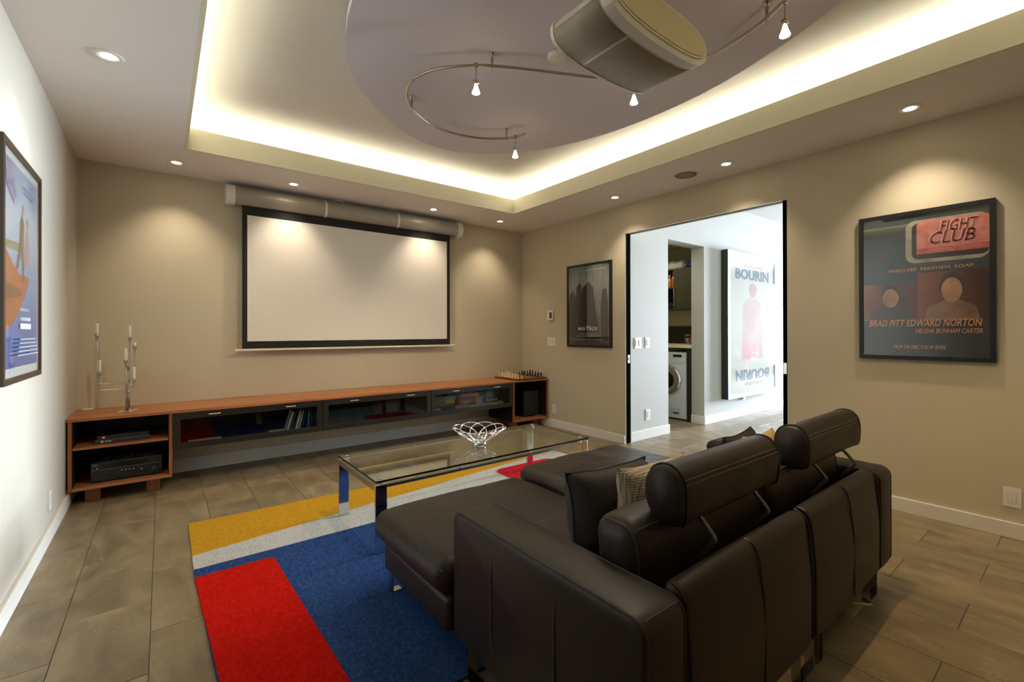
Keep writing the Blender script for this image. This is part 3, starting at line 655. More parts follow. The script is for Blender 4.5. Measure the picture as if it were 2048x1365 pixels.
class Poster:
    def __init__(s, name, label, O, u, n, w, h, depth, fw, fm, pm, mat_=None, glassm=None, side=None):
        s.O, s.u, s.n, s.w, s.h = Vector(O), Vector(u), Vector(n), w, h; s.v = Vector((0, 0, 1)); s.d = depth; s.fw = fw; s.k = 0
        s.t = thing(name, label, 'poster', tuple(s.O + s.u*w/2))
        mb = MB()
        for (a0, b0, a1, b1) in ((0, 0, w, fw), (0, h-fw, w, h), (0, fw, fw, h-fw), (w-fw, fw, w, h-fw)): s.slab(mb, a0, b0, a1, b1, 0.002, depth)
        s.frame = mb.build('frame', fm, s.t)
        mb = MB(); s.slab(mb, fw, fw, w-fw, h-fw, 0.002, depth-0.012); s.print = mb.build('print', pm, s.t)
        s.pd = depth-0.012
        if glassm:
            mb = MB(); s.slab(mb, fw, fw, w-fw, h-fw, depth-0.006, depth-0.004); mb.build('glass_pane', glassm, s.t)
    def pt(s, a, b, d): return s.O + s.u*a + s.v*b + s.n*d
    def slab(s, mb, a0, b0, a1, b1, d0, d1):
        v = [s.pt(a, b, d) for d in (d0, d1) for (a, b) in ((a0, b0), (a1, b0), (a1, b1), (a0, b1))]
        f = [(3, 2, 1, 0), (4, 5, 6, 7), (0, 1, 5, 4), (1, 2, 6, 5), (2, 3, 7, 6), (3, 0, 4, 7)]
        if s.u.cross(s.v).dot(s.n) < 0: f = [tuple(reversed(q)) for q in f]
        mb.add(v, f)
    def A(s, a): return s.fw + a*(s.w-2*s.fw)
    def B(s, b): return s.fw + b*(s.h-2*s.fw)
    def patch(s, poly, m, name='printed_area'):
        s.k += 1; d = s.pd + 0.0003*s.k
        return mesh_obj(name, [s.pt(s.A(a), s.B(b), d) for a, b in poly], [tuple(range(len(poly)))], m, s.t)
    def rect(s, a0, b0, a1, b1, m, r=0.0, name='printed_area'):
        if not r: return s.patch([(a0, b0), (a1, b0), (a1, b1), (a0, b1)], m, name)
        p = []; asp = (s.w-2*s.fw)/(s.h-2*s.fw)
        for (cx, cy, st) in ((a1-r, b0+r*asp, -PI/2), (a1-r, b1-r*asp, 0), (a0+r, b1-r*asp, PI/2), (a0+r, b0+r*asp, PI)):
            for q in range(6): an = st+PI/2*q/5; p.append((cx+r*math.cos(an), cy+r*asp*math.sin(an)))
        return s.patch(p, m, name)
    def text(s, t, a0, b0, a1, b1, m, **kw):
        return text('lettering', t, s.O, s.u, s.v, s.n, (s.A(a0), s.B(b0), s.A(a1), s.B(b1)), m, s.t, depth=s.pd+0.0003*(s.k+1)+0.0008, **kw)
RU, RN = (0, -1, 0), (-1, 0, 0)
ORG = mat('orange_print', (255, 166, 104), 0.6); WPR = mat('white_lettering', (225, 228, 224), 0.6); GPR = mat('grey_lettering', (150, 156, 158), 0.6)
# --- large poster on the right wall
p = Poster('framed_poster', 'black-framed dark poster with a pink block and orange lettering on the right wall', (W, -4.081, 1.088), RU, RN, 0.71, 1.046, 0.032, 0.027, BLACK,
           blend_mat('poster_slate', [(32, 38, 46), (58, 68, 78), (50, 56, 60)], ('z', 1.1, 2.15), nscale=3, namt=0.15), glassm=PGLASS)
p.rect(0.0, 0.86, 1.0, 0.94, blend_mat('poster_haze', [(60, 62, 60), (120, 118, 100), (44, 48, 52)], ('z', 2.0, 2.1), nscale=3, namt=0.2))
p.rect(0.37, 0.655, 1.0, 0.955, mat('cream_rim_print', (190, 182, 164), 0.6, var=(9, (150, 140, 122))), 0.08)
p.rect(0.42, 0.68, 1.0, 0.935, mat('dark_hollow_print', (50, 42, 40), 0.6), 0.06)
p.rect(0.46, 0.735, 1.0, 0.945, mat('pink_block_print', (206, 110, 100), 0.6, var=(24, (224, 150, 138), 5)), 0.05)
p.rect(0.46, 0.715, 1.0, 0.755, mat('pink_edge_print', (186, 70, 62), 0.6, var=(30, (214, 120, 110), 5)))
DKR = mat('dark_red_lettering', (140, 52, 50), 0.6); PKL = mat('pale_pink_lettering', (232, 178, 168), 0.6)
p.text('FIGHT', 0.645, 0.853, 0.925, 0.928, DKR, shear=0.25, bold=0.012); p.text('FIGHT', 0.635, 0.858, 0.915, 0.932, PKL, shear=0.25)
p.text('CLUB', 0.565, 0.775, 0.905, 0.858, DKR, shear=0.25, bold=0.012); p.text('CLUB', 0.555, 0.78, 0.895, 0.862, PKL, shear=0.25)
p.rect(0.0, 0.25, 0.47, 0.52, blend_mat('warm_photo_a', [(168, 92, 56), (60, 34, 40), (120, 56, 60)], ('y', -4.1, -4.42), nscale=5, namt=0.3))
p.rect(0.47, 0.25, 1.0, 0.585, blend_mat('warm_photo_b', [(150, 84, 50), (104, 54, 34), (62, 34, 30)], ('y', -4.4, -4.78), nscale=7, namt=0.35))
# plain generic busts standing in for the two portraits
def bust(cx, b0, w_, hh, skin, cloth, dark):
    p.patch([(cx-w_*0.95, b0), (cx+w_*0.95, b0), (cx+w_*0.8, b0+hh*0.3), (cx+w_*0.25, b0+hh*0.44), (cx-w_*0.25, b0+hh*0.44), (cx-w_*0.85, b0+hh*0.28)], cloth)
    p.patch([(cx+w_*0.46*math.cos(a)*0.9, b0+hh*0.72+hh*0.33*math.sin(a)) for a in [2*PI*k/20 for k in range(20)]], dark)
    p.patch([(cx+w_*0.40*math.cos(a)*0.9, b0+hh*0.66+hh*0.27*math.sin(a)) for a in [2*PI*k/20 for k in range(20)]], skin)
SK = mat('warm_skin_print', (214, 160, 118), 0.6, var=(9, (150, 92, 60))); CL1 = mat('dark_jacket_print', (58, 44, 44), 0.6, var=(9, (90, 60, 54))); CL2 = mat('tan_shirt_print', (186, 140, 104), 0.6, var=(8, (130, 90, 64))); DH = mat('dark_hair_print', (46, 34, 30), 0.6)
bust(0.24, 0.25, 0.20, 0.25, SK, CL1, DH); bust(0.73, 0.25, 0.22, 0.31, SK, CL2, DH)
p.text('MISCHIEF. MAYHEM. SOAP.', 0.23, 0.60, 0.90, 0.622, ORG)
p.text('BRAD PITT EDWARD NORTON', 0.05, 0.21, 0.95, 0.258, ORG, shear=0.25, bold=0.008); p.text('HELENA BONHAM CARTER', 0.45, 0.163, 0.95, 0.194, ORG, shear=0.25)
p.text("FROM THE DIRECTOR OF 'SEVEN'", 0.27, 0.052, 0.69, 0.078, ORG, shear=0.25)
# --- poster between the corner and the doorway
p = Poster('framed_poster', 'black-framed grey-green poster lettered MATRIX between corner and doorway', (W, -0.958, 1.094), RU, RN, 0.732, 1.04, 0.03, 0.027, BLACK,
           blend_mat('poster_greygreen', [(52, 46, 42), (96, 98, 94), (128, 130, 130), (150, 154, 158), (104, 116, 126)], ('z', 1.12, 2.1), nscale=14, namt=0.35, stretch=(1, 3, 0.35)), glassm=PGLASS)
DKC = mat('charcoal_print', (30, 30, 28), 0.6, var=(14, (48, 48, 44), 4)); DKD = mat('deep_charcoal_print', (20, 20, 19), 0.6, var=(14, (34, 33, 30), 4))
p.patch([(0.12, 0.02), (0.80, 0.02), (0.66, 0.5), (0.62, 0.72), (0.5, 0.80), (0.36, 0.72), (0.28, 0.5)], DKD)
p.patch([(0.0, 0.1), (0.2, 0.1), (0.2, 0.6), (0.12, 0.70), (0.03, 0.66), (0.0, 0.5)], DKC); p.patch([(0.18, 0.3), (0.32, 0.4), (0.34, 0.74), (0.28, 0.80), (0.2, 0.74)], DKC); p.patch([(0.8, 0.1), (0.97, 0.1), (0.96, 0.5), (0.93, 0.69), (0.84, 0.69), (0.8, 0.5)], DKC)
p.text('THE', 0.44, 0.232, 0.53, 0.244, WPR); p.text('MATRIX', 0.25, 0.185, 0.73, 0.23, WPR, bold=0.01)
p.text('KEANU REEVES', 0.07, 0.935, 0.36, 0.952, GPR); p.text('LAURENCE FISHBURNE', 0.42, 0.935, 0.92, 0.952, WPR)
for k in range(3): p.rect(0.26-0.04*k, 0.142-0.018*k, 0.74+0.04*k, 0.147-0.018*k, GPR)
p.text('ON APRIL 2ND THE FIGHT FOR THE FUTURE BEGINS', 0.14, 0.062, 0.84, 0.074, WPR)
# --- left wall poster
LU, LN = (0, 1, 0), (1, 0, 0)
BRN = mat('dark_bronze_frame', (58, 46, 34), 0.4)
p = Poster('framed_poster', 'framed blue sea poster with an orange boat hull on the left wall', (0.0, -2.30, 1.055), LU, LN, 0.785, 1.105, 0.018, 0.028, BRN, mat('poster_margin', (226, 226, 228), 0.6), glassm=PGLASS)
p.rect(0.035, 0.04, 0.965, 0.965, blend_mat('sea_and_sky_print', [(52, 92, 170), (66, 112, 190), (96, 140, 200), (150, 180, 214), (190, 206, 226), (150, 160, 196)], ('z', 1.08, 2.12), nscale=4, namt=0.18))
p.patch([(0.05, 0.60), (0.45, 0.615), (0.45, 0.575), (0.05, 0.565)], mat('island_print', (150, 150, 130), 0.6, var=(40, (90, 100, 80))))
HUL = mat('orange_hull_print', (196, 104, 66), 0.6, var=(4, (150, 70, 44))); HUD = mat('brown_hull_print', (116, 66, 40), 0.6)
p.patch([(0.035, 0.20), (0.25, 0.235), (0.45, 0.30), (0.60, 0.38), (0.72, 0.46), (0.68, 0.475), (0.45, 0.47), (0.30, 0.50), (0.035, 0.58)], HUL); p.patch([(0.035, 0.42), (0.48, 0.40), (0.50, 0.37), (0.035, 0.34)], HUD)
FG1 = mat('olive_figure_print', (86, 72, 54), 0.6); FG2 = mat('pink_figure_print', (186, 140, 150), 0.6)
p.patch([(0.34, 0.49), (0.42, 0.60), (0.45, 0.72), (0.50, 0.765), (0.56, 0.72), (0.54, 0.60), (0.56, 0.44), (0.52, 0.44), (0.48, 0.58), (0.38, 0.49)], FG1); p.patch([(0.58, 0.52), (0.60, 0.68), (0.65, 0.71), (0.70, 0.66), (0.72, 0.52)], FG2)
for (cx, cy) in ((0.53, 0.785), (0.655, 0.735)): p.patch([(cx+.028*math.cos(a), cy+.022*math.sin(a)) for a in [2*PI*k/14 for k in range(14)]], mat('small_head_print', (196, 150, 120), 0.6))
p.patch([(0.07, 0.96), (0.25, 0.96), (0.33, 0.82), (0.28, 0.78), (0.10, 0.84)], mat('violet_cloth_print', (128, 122, 168), 0.6, var=(16, (190, 186, 214))))
for (b0, h_, a0, a1) in ((0.30, 0.014, 0.44, 0.66), (0.255, 0.016, 0.42, 0.68), (0.215, 0.026, 0.40, 0.68)):
    for q in range(9): aa = a0+(a1-a0)*q/9; p.rect(aa, b0, aa+(a1-a0)/9*0.78, b0+h_, WPR)
for (b0, a0, a1) in ((0.885, 0.50, 0.88), (0.865, 0.56, 0.84)):
    for q in range(16): aa = a0+(a1-a0)*q/16; p.rect(aa, b0, aa+(a1-a0)/16*0.6, b0+0.012, mat('slate_letter_print', (90, 96, 120), 0.6))
for k in range(5): p.rect(0.30-0.02*k, 0.165-0.018*k, 0.74+0.02*k, 0.171-0.018*k, GPR)
# --- vintage poster in the hall
HU, HN = (1, 0, 0), (0, -1, 0)
BLUFR = mat('silver_blue_frame', (176, 190, 212), 0.3, 0.3)
p = Poster('framed_poster', 'tall silver-framed cream poster lettered BOURIN at both ends in the hall', (6.955, YH, 0.31), HU, HN, 1.60, 2.155, 0.10, 0.07, BLUFR, mat('cream_paper', (240, 232, 212), 0.6, var=(2, (244, 238, 224))), glassm=glass('hall_poster_glass', (0.97, 0.98, 0.98), 0.0, 0.10))
bx('side_board', 6.953, 6.955, YH-0.099, YH-0.002, 0.31, 2.465, mat('dark_green_edge', (26, 34, 28), 0.5), p.t)
RDL = mat('brick_lettering', (196, 120, 104), 0.6); BLL = mat('slate_blue_lettering', (110, 126, 156), 0.6); PNK = mat('faded_pink_print', (232, 176, 168), 0.6, var=(3, (240, 204, 194))); PNK2 = mat('faded_red_print', (228, 160, 152), 0.6, var=(4, (236, 182, 172)))
p.patch([(0.24, 0.24), (0.72, 0.24), (0.70, 0.50), (0.66, 0.66), (0.57, 0.70), (0.40, 0.70), (0.27, 0.64), (0.26, 0.48)], PNK); p.patch([(0.49+0.085*math.cos(a), 0.76+0.055*math.sin(a)) for a in [2*PI*k/20 for k in range(20)]], PNK2)
p.text('QUINQUINA', 0.30, 0.925, 0.72, 0.955, RDL); p.text('BOURIN', 0.12, 0.835, 0.86, 0.915, BLL, bold=0.03)
p.text('BOURIN', 0.12, 0.085, 0.86, 0.165, BLL, rot180=True, bold=0.03); p.text('QUINQUINA', 0.30, 0.045, 0.72, 0.075, RDL, rot180=True)
bx('tag', 7.55, 7.62, YH-0.03, YH-0.002, 0.25, 0.308, PLASTIC, p.t)

# ================================================================== SWITCHES, OUTLETS, THERMOSTAT
SLOT = mat('slot_dark', (50, 48, 44), 0.6); GAPM = mat('plate_gap', (150, 146, 136), 0.6)
def plate(name, label, cat, O, u, n, w, h, kind, gangs=1):
    t = thing(name, label, cat, O); O = Vector(O); u = Vector(u); n = Vector(n); v = Vector((0, 0, 1))
    def slab(nm, a0, b0, a1, b1, d0, d1, m, par):
        vs_ = [O + u*a + v*b + n*d for d in (d0, d1) for (a, b) in ((a0, b0), (a1, b0), (a1, b1), (a0, b1))]
        f = [(3, 2, 1, 0), (4, 5, 6, 7), (0, 1, 5, 4), (1, 2, 6, 5), (2, 3, 7, 6), (3, 0, 4, 7)]
        if u.cross(v).dot(n) < 0: f = [tuple(reversed(q)) for q in f]
        return mesh_obj(nm, vs_, f, m, par)
    slab('cover_plate', -w/2, -h/2, w/2, h/2, 0.001, 0.006, PLASTIC, t)
    gw = w/gangs
    for g in range(gangs):
        c = -w/2+gw*(g+0.5)
        slab('insert_gap', c-0.018, -0.036, c+0.018, 0.036, 0.0061, 0.0066, GAPM, t)
        if kind == 'switch':
            slab('rocker', c-0.0165, -0.0345, c+0.0165, 0.0345, 0.0067, 0.0105, PLASTIC, t)
        else:
            s_ = slab('socket_insert', c-0.0165, -0.0345, c+0.0165, 0.0345, 0.0067, 0.0085, PLASTIC, t)
            for zz in (-0.017, 0.017):
                for (da, dz, ww, hh) in ((-0.0065, 0.004, 0.0022, 0.008), (0.0065, 0.004, 0.0022, 0.007), (0, -0.007, 0.004, 0.004)):
                    slab('slot', c+da-ww/2, zz+dz-hh/2, c+da+ww/2, zz+dz+hh/2, 0.0086, 0.0088, SLOT, s_)
    return t
plate('light_switch', 'white triple light switch below the thermostat', 'light switch', (W, -0.637, 1.152), RU, RN, 0.165, 0.118, 'switch', 3)
plate('wall_outlet', 'white wall outlet beside the right end of the media console', 'outlet', (W, -0.685, 0.247), RU, RN, 0.08, 0.122, 'outlet')
plate('wall_outlet', 'white wall outlet low on the right wall near the picture edge', 'outlet', (W, -4.853, 0.253), RU, RN, 0.078, 0.12, 'outlet')
plate('wall_outlet', 'white wall outlet low on the left wall', 'outlet', (0, -1.17, 0.243), LU, LN, 0.078, 0.12, 'outlet')
plate('light_switch', 'white double light switch in the hall beside the dark door edge', 'light switch', (5.017, YH, 1.152), HU, HN, 0.123, 0.126, 'switch', 2)
plate('light_switch', 'white single light switch in the hall next to the double one', 'light switch', (5.20, YH, 1.155), HU, HN, 0.085, 0.126, 'switch', 1)
plate('wall_outlet', 'white wall outlet low on the hall wall below the switches', 'outlet', (5.207, YH, 0.286), HU, HN, 0.085, 0.13, 'outlet')
th = thing('thermostat', 'small white wall thermostat with a grey display', 'thermostat', (W, -0.628, 1.508))
rbox('housing', W-0.028, W-0.001, -0.682, -0.574, 1.443, 1.575, 0.006, PLASTIC, th, 2, 1)
bx('display', W-0.0295, W-0.0282, -0.668, -0.622, 1.468, 1.55, mat('lcd_grey', (70, 74, 62), 0.2), th)

# ================================================================== CEILING FITTINGS
BULB = emis('lamp_glow', (255, 232, 196), 14.0)
def spot(parent, loc, target, power, angle, blend, col=WARM, rad=0.03):
    l = bpy.data.lights.new('lamp_light', 'SPOT'); l.energy = power; l.spot_size = math.radians(angle); l.spot_blend = blend; l.color = col; l.shadow_soft_size = rad
    o = bpy.data.objects.new('lamp_light', l); COL.objects.link(o); o.location = loc
    o.rotation_euler = (Vector(target)-Vector(loc)).to_track_quat('-Z', 'Y').to_euler()
    attach(o, parent)
    return o
def downlight(x, y, label, aim, power=55, angle=92):
    t = thing('recessed_downlight', label, 'downlight', (x, y, H), 'recessed ceiling downlights')
    MB().lathe([(0.034, H-0.0008), (0.036, H-0.004), (0.058, H-0.005), (0.064, H-0.003), (0.065, H-0.0002)], 32, (x, y, 0)).build('trim_ring', WHITE, t, True)
    MB().lathe([(0.0, H-0.0040), (0.022, H-0.0045), (0.033, H-0.002)], 24, (x, y, 0)).build('lamp', BULB, t, True)
    spot(t, (x, y, H-0.02), (x+aim[0], y+aim[1], 0), power, angle, 1.0)
    return t
dl = [(0.657, -0.38, 'recessed downlight at the left end of the row above the screen', (0, .55), 13.5),
      (1.581, -0.37, 'recessed downlight above the left half of the screen case', (0, .55), 13.5),
      (3.104, -0.376, 'recessed downlight above the right half of the screen case', (0, .55), 13.5),
      (4.075, -0.38, 'recessed downlight in the far corner beyond the screen case', (0, .55), 13.5),
      (4.434, -1.995, 'recessed downlight over the left side of the doorway', (.5, 0), 14),
      (4.423, -3.219, 'recessed downlight over the doorway beside the speaker grille', (.5, 0), 14),
      (4.412, -4.44, 'recessed downlight above the poster with the pink block', (.5, 0), 20),
      (4.41, -5.66, 'recessed downlight over the right wall behind the camera', (.3, 0), 14),
      (0.337, -2.023, 'large recessed downlight above the blue sea poster on the left', (-.4, 0), 9)]
for x, y, lab, aim, pw in dl: downlight(x, y, lab, aim, pw)
sp = thing('ceiling_speaker', 'round flush speaker grille in the right-hand soffit', 'speaker', (4.405, -2.85, H))
MB().lathe([(0.095, H-0.0008), (0.108, H-0.004), (0.112, H-0.001)], 36, (4.405, -2.85, 0)).build('rim', WHITE, sp, True)
MB().lathe([(0.0, H-0.004), (0.05, H-0.0038), (0.095, H-0.0015)], 36, (4.405, -2.85, 0)).build('grille', mat('grey_grille', (150, 142, 126), 0.8, bump=(700, 0.5, 0.001)), sp, True)
tag(MB().lathe([(0.0, 2.928), (0.045, 2.929), (0.055, 2.936), (0.056, 2.9598), (0.0, 2.9598)], 28, (2.44, -3.2, 0)).build('smoke_detector', PLASTIC, None, True), 'white smoke detector on the cloud panel beside the projector', 'smoke detector')

# ---- curved monorail with spot heads
ml = thing('track_light', 'curved metal monorail light with small spot heads under the cloud panel', 'track light', (2.4, -3.1, 2.96))
RZ = 2.88
rail = [(2.867, -2.375), (2.838, -2.269), (2.72, -2.150), (2.585, -2.075), (2.38, -2.035), (2.18, -2.069), (1.982, -2.194), (1.88, -2.32), (1.824, -2.448), (1.815, -2.584), (1.87, -2.742), (1.987, -2.878), (2.116, -2.977), (2.32, -3.086), (2.525, -3.182), (2.735, -3.290), (2.93, -3.46), (3.035, -3.64), (3.063, -3.80), (3.045, -3.954), (3.01, -4.095), (2.966, -4.2), (2.88, -4.33), (2.74, -4.46)]
rc_ = smooth_curve([(a, b, RZ) for a, b in rail], 5)
MB().tube(rc_, 0.0085, 8).build('rail', NICKEL, ml, True)
for (x, y) in ((2.127, -2.968), (1.96, -2.215), (2.80, -2.215), (2.985, -4.165), (3.06, -3.76), (1.86, -2.73)):
    if (x, y) == (1.86, -2.73): continue
    s_ = MB().lathe([(0.006, 2.86), (0.009, 2.865), (0.010, 2.885), (0.007, 2.90), (0.010, 2.93), (0.011, 2.953), (0.018, 2.955), (0.018, 2.9598)], 14, (x, y, 0)).build('standoff', NICKEL, ml, True)
GLOW = emis('halogen_glow', (255, 226, 180), 7.0)
for (x, y, tgt, pw_) in ((2.04, -2.925, (1.3, -1.0, 0), 30), (2.838, -2.285, (2.9, -1.0, 0), 26), (2.889, -3.42, (2.2, -3.3, 0), 18), (2.93, -4.27, (3.4, -4.9, 0), 30)):
    hd = MB().bevbox(x-.009, x+.009, y-.009, y+.009, RZ-.016, RZ+.014, .003).build('spot_head', NICKEL, ml)
    MB().tube([(x, y, RZ-.014), (x, y, RZ-.095)], .0028, 6).build('drop_stem', NICKEL, hd)
    MB().lathe([(0, -.016), (.012, -.016), (.014, 0), (.012, .016), (0, .016)], 14, (x, y, RZ-.102), 'x').build('swivel', NICKEL, hd, True)
    MB().lathe([(.007, RZ-.112), (.009, RZ-.12), (.016, RZ-.145), (.024, RZ-.164), (.023, RZ-.168), (0, RZ-.166)], 18, (x, y, 0)).build('bulb', GLOW, hd, True)
    spot(hd, (x, y, RZ-.185), tgt, pw_, 95, 0.7, col=(1.0, 0.70, 0.36) if y < -4 else WARM, rad=0.02)

# ---- projector under the cloud panel
pj = thing('projector', 'pale rounded projector hanging under the cloud panel', 'projector', (2.33, -3.82, 2.96))
PJW = mat('projector_shell', (206, 202, 194), 0.4); PJG = mat('projector_mesh_grey', (164, 158, 148), 0.6, bump=(800, 0.5, 0.001)); PJB = mat('projector_beige', (206, 192, 150), 0.6)
def egg(cx, cz, hw, hh, e=2.6, n=48, a0=0, a1=2*PI, closed=True):
    o = []
    for k in range(n+(0 if closed else 1)):
        a = a0+(a1-a0)*k/n; c, s = math.cos(a), math.sin(a)
        o.append((cx+hw*math.copysign(abs(c)**(2/e), c), cz+hh*math.copysign(abs(s)**(2/e), s)))
    return o
CX, CZ = 2.335, 2.668
MB().prism(egg(CX, CZ, 0.36, 0.100), 'y', -3.97, -3.665).build('shell', PJW, pj, True)
MB().prism(egg(CX, CZ, 0.366, 0.106), 'y', -3.672, -3.655).build('front_rim', WHITE, pj)
MB().prism(egg(CX, CZ, 0.366, 0.106), 'y', -4.0, -3.952).build('rear_band', PJW, pj)
MB().prism(egg(CX+.012, CZ+.012, 0.345, 0.086), 'y', -4.006, -4.0).build('rear_rim', mat('cream_rim', (226, 214, 176), 0.5), pj)
MB().prism(egg(CX+.012, CZ+.012, 0.332, 0.076), 'y', -4.010, -4.0055).build('rear_cover', PJB, pj)
def shellpatch(name, a0, a1, y0, y1, m, lift=0.003, par=None):
    c0 = egg(CX, CZ, 0.36+lift, 0.100+lift, 2.6, 14, a0, a1, False); v = []; f = []
    for (x, z) in c0: v += [(x, y0, z), (x, y1, z)]
    for k in range(len(c0)-1): f.append((2*k, 2*k+1, 2*k+3, 2*k+2))
    o = mesh_obj(name, v, f, m, par or pj, True)
    s = o.modifiers.new('thickness', 'SOLIDIFY'); s.thickness = 0.003
    return o
shellpatch('side_grille', PI*1.0, PI*1.36, -3.94, -3.685, PJG)
shellpatch('bottom_panel', PI*1.385, PI*1.80, -3.935, -3.685, PJG)
shellpatch('seam', PI*1.365, PI*1.38, -3.95, -3.68, WHITE, 0.004)
shellpatch('bottom_trim', PI*1.82, PI*1.84, -3.95, -3.68, WHITE, 0.004)
MB().lathe([(0.035, 2.766), (0.035, 2.90), (0.07, 2.94), (0.075, 2.9598)], 24, (2.45, -3.82, 0)).build('ceiling_mount', WHITE, pj, True)
MB().lathe([(0.0, -3.645), (0.045, -3.645), (0.05, -3.654)], 24, (2.36, 0, 2.675), 'y').build('lens', mat('lens_glass', (20, 22, 30), 0.05), pj, True)

# ================================================================== RUG
def pile(name, c1, c2):
    return mat(name, c1, 1.0, spec=0.0, var=(90, c2, 4), bump=(420, 0.9, 0.006), stretch=(1, 0.55, 1))
RY = pile('yellow_pile', (200, 152, 46), (178, 130, 32)); RG = pile('grey_pile', (196, 194, 188), (168, 166, 162)); RB = pile('blue_pile', (56, 82, 130), (36, 58, 100)); RR = pile('red_pile', (198, 34, 24), (174, 22, 16)); RP = pile('rose_red_pile', (194, 44, 56), (164, 28, 40))
rg = thing('rug', 'colour-block wool rug in yellow, grey, blue and red under the coffee table', 'rug', (2.3, -2.6, 0.0))
def field(name, poly, m, z1=0.014, z0=0.0005): return MB().prism(poly, 'z', z0, z1).build(name, m, rg)
def yb(x): return -2.025 + (x-0.693)*(0.43/3.18)
field('yellow_field', [(0.697, yb(.7)), (3.885, yb(3.885)), (3.895, -1.52), (1.96, -1.512), (0.70, -1.475)], RY, 0.0145)
field('grey_field', [(0.695, -2.212), (3.91, -2.212), (3.886, yb(3.886)-.0006), (0.6965, yb(.7)-.0006)], RG)
field('grey_field', [(2.30, -3.75), (3.93, -3.75), (3.91, -2.2126), (2.30, -2.2126)], RG)
field('blue_field', [(0.735, -3.75), (2.299, -3.75), (2.299, -2.2126), (0.695, -2.2126)], RB, 0.0142)
def rr(x0, x1, y0, y1, r, corners, sk=0.0):
    p = []
    for (cx, cy, st, on) in ((x1, y0, -PI/2, corners[0]), (x1, y1, 0, corners[1]), (x0, y1, PI/2, corners[2]), (x0, y0, PI, corners[3])):
        if not on: p.append((cx, cy)); continue
        ox = cx + (-r if cx == x1 else r); oy = cy + (-r if cy == y1 else r)
        p += [(ox+r*math.cos(st+PI/2*k/6), oy+r*math.sin(st+PI/2*k/6)) for k in range(7)]
    return [(x+sk*(y1-y), y) for x, y in p]
field('red_field', rr(0.694, 1.062, -3.75, -2.318, 0.045, (0, 1, 0, 0), 0.035), RR, 0.017)
field('rose_field', rr(2.965, 3.66, -2.75, -1.785, 0.09, (1, 1, 1, 1), 0.0), RP, 0.017)

# ================================================================== COFFEE TABLE
ct = thing('coffee_table', 'long glass-topped coffee table with a chrome frame on the rug', 'coffee table', (2.42, -2.3, 0.0145))
GT = glass('table_glass', (0.90, 0.95, 0.92), 0.0, 0.055); GE = mat('glass_edge', (10, 20, 18), 0.08)
X0, X1, Y0, Y1 = 1.53, 3.30, -2.655, -1.95
v, f = MB().box(X0, X1, Y0, Y1, 0.421, 0.433).v, MB().box(X0, X1, Y0, Y1, 0.421, 0.433).f
mesh_obj('glass_top', v, f, GT, ct, mats=[GT, GE], midx=[0, 0, 1, 1, 1, 1])
LX = ((1.527, 1.597), (3.215, 3.285)); LY = ((-2.655, -2.635), (-1.975, -1.955))
for (a, b) in LX:
    for (c, d) in LY: MB().bevbox(a, b, c, d, 0.0175, 0.407, 0.0025).build('leg', CHROME, ct)
    MB().bevbox(a, b, -2.635, -1.975, 0.372, 0.407, 0.0025).build('end_rail', STEEL, ct)
for (c, d) in LY: MB().bevbox(1.597, 3.215, c, d, 0.386, 0.407, 0.0025).build('long_rail', STEEL, ct)
for x in (1.575, 3.25):
    for y in (-2.60, -2.0): MB().lathe([(0.016, 0.4075), (0.016, 0.4205)], 18, (x, y, 0)).build('standoff_disc', CHROME, ct, True); MB().lathe([(0.0, 0.4375), (0.012, 0.437), (0.014, 0.4335)], 18, (x, y, 0)).build('cap_disc', CHROME, ct, True)
for x in (2.1, 2.72):
    for y in (-2.645, -1.965): MB().lathe([(0.007, 0.4075), (0.007, 0.4205)], 12, (x, y, 0)).build('bumper', mat('clear_bumper', (190, 195, 190), 0.2), ct, True)
# wire bowl
wb = thing('wire_bowl', 'open bowl of looped chrome wire on the glass table', 'bowl', (2.455, -2.325, 0.4335))
c0 = Vector((2.455, -2.325, 0))
MB().lathe([(0.047, 0.4337), (0.053, 0.4337), (0.053, 0.462), (0.047, 0.462)], 28, c0).build('base_ring', CHROME, wb, True)
pts = []
for q in range(360):
    a = 2*PI*q/360; x = 0.120*math.cos(a)+0.082*math.cos(10*a); y = 0.120*math.sin(a)+0.082*math.sin(10*a); rad = math.hypot(x, y)
    pts.append(c0 + Vector((x, y, 0.4615+0.108*max(0.0, (rad-0.038)/0.164)**1.25)))
MB().tube(pts, 0.0034, 6, True).build('looped_wire', mat('polished_wire', (236, 236, 238), 0.2, 0.85), wb, True)

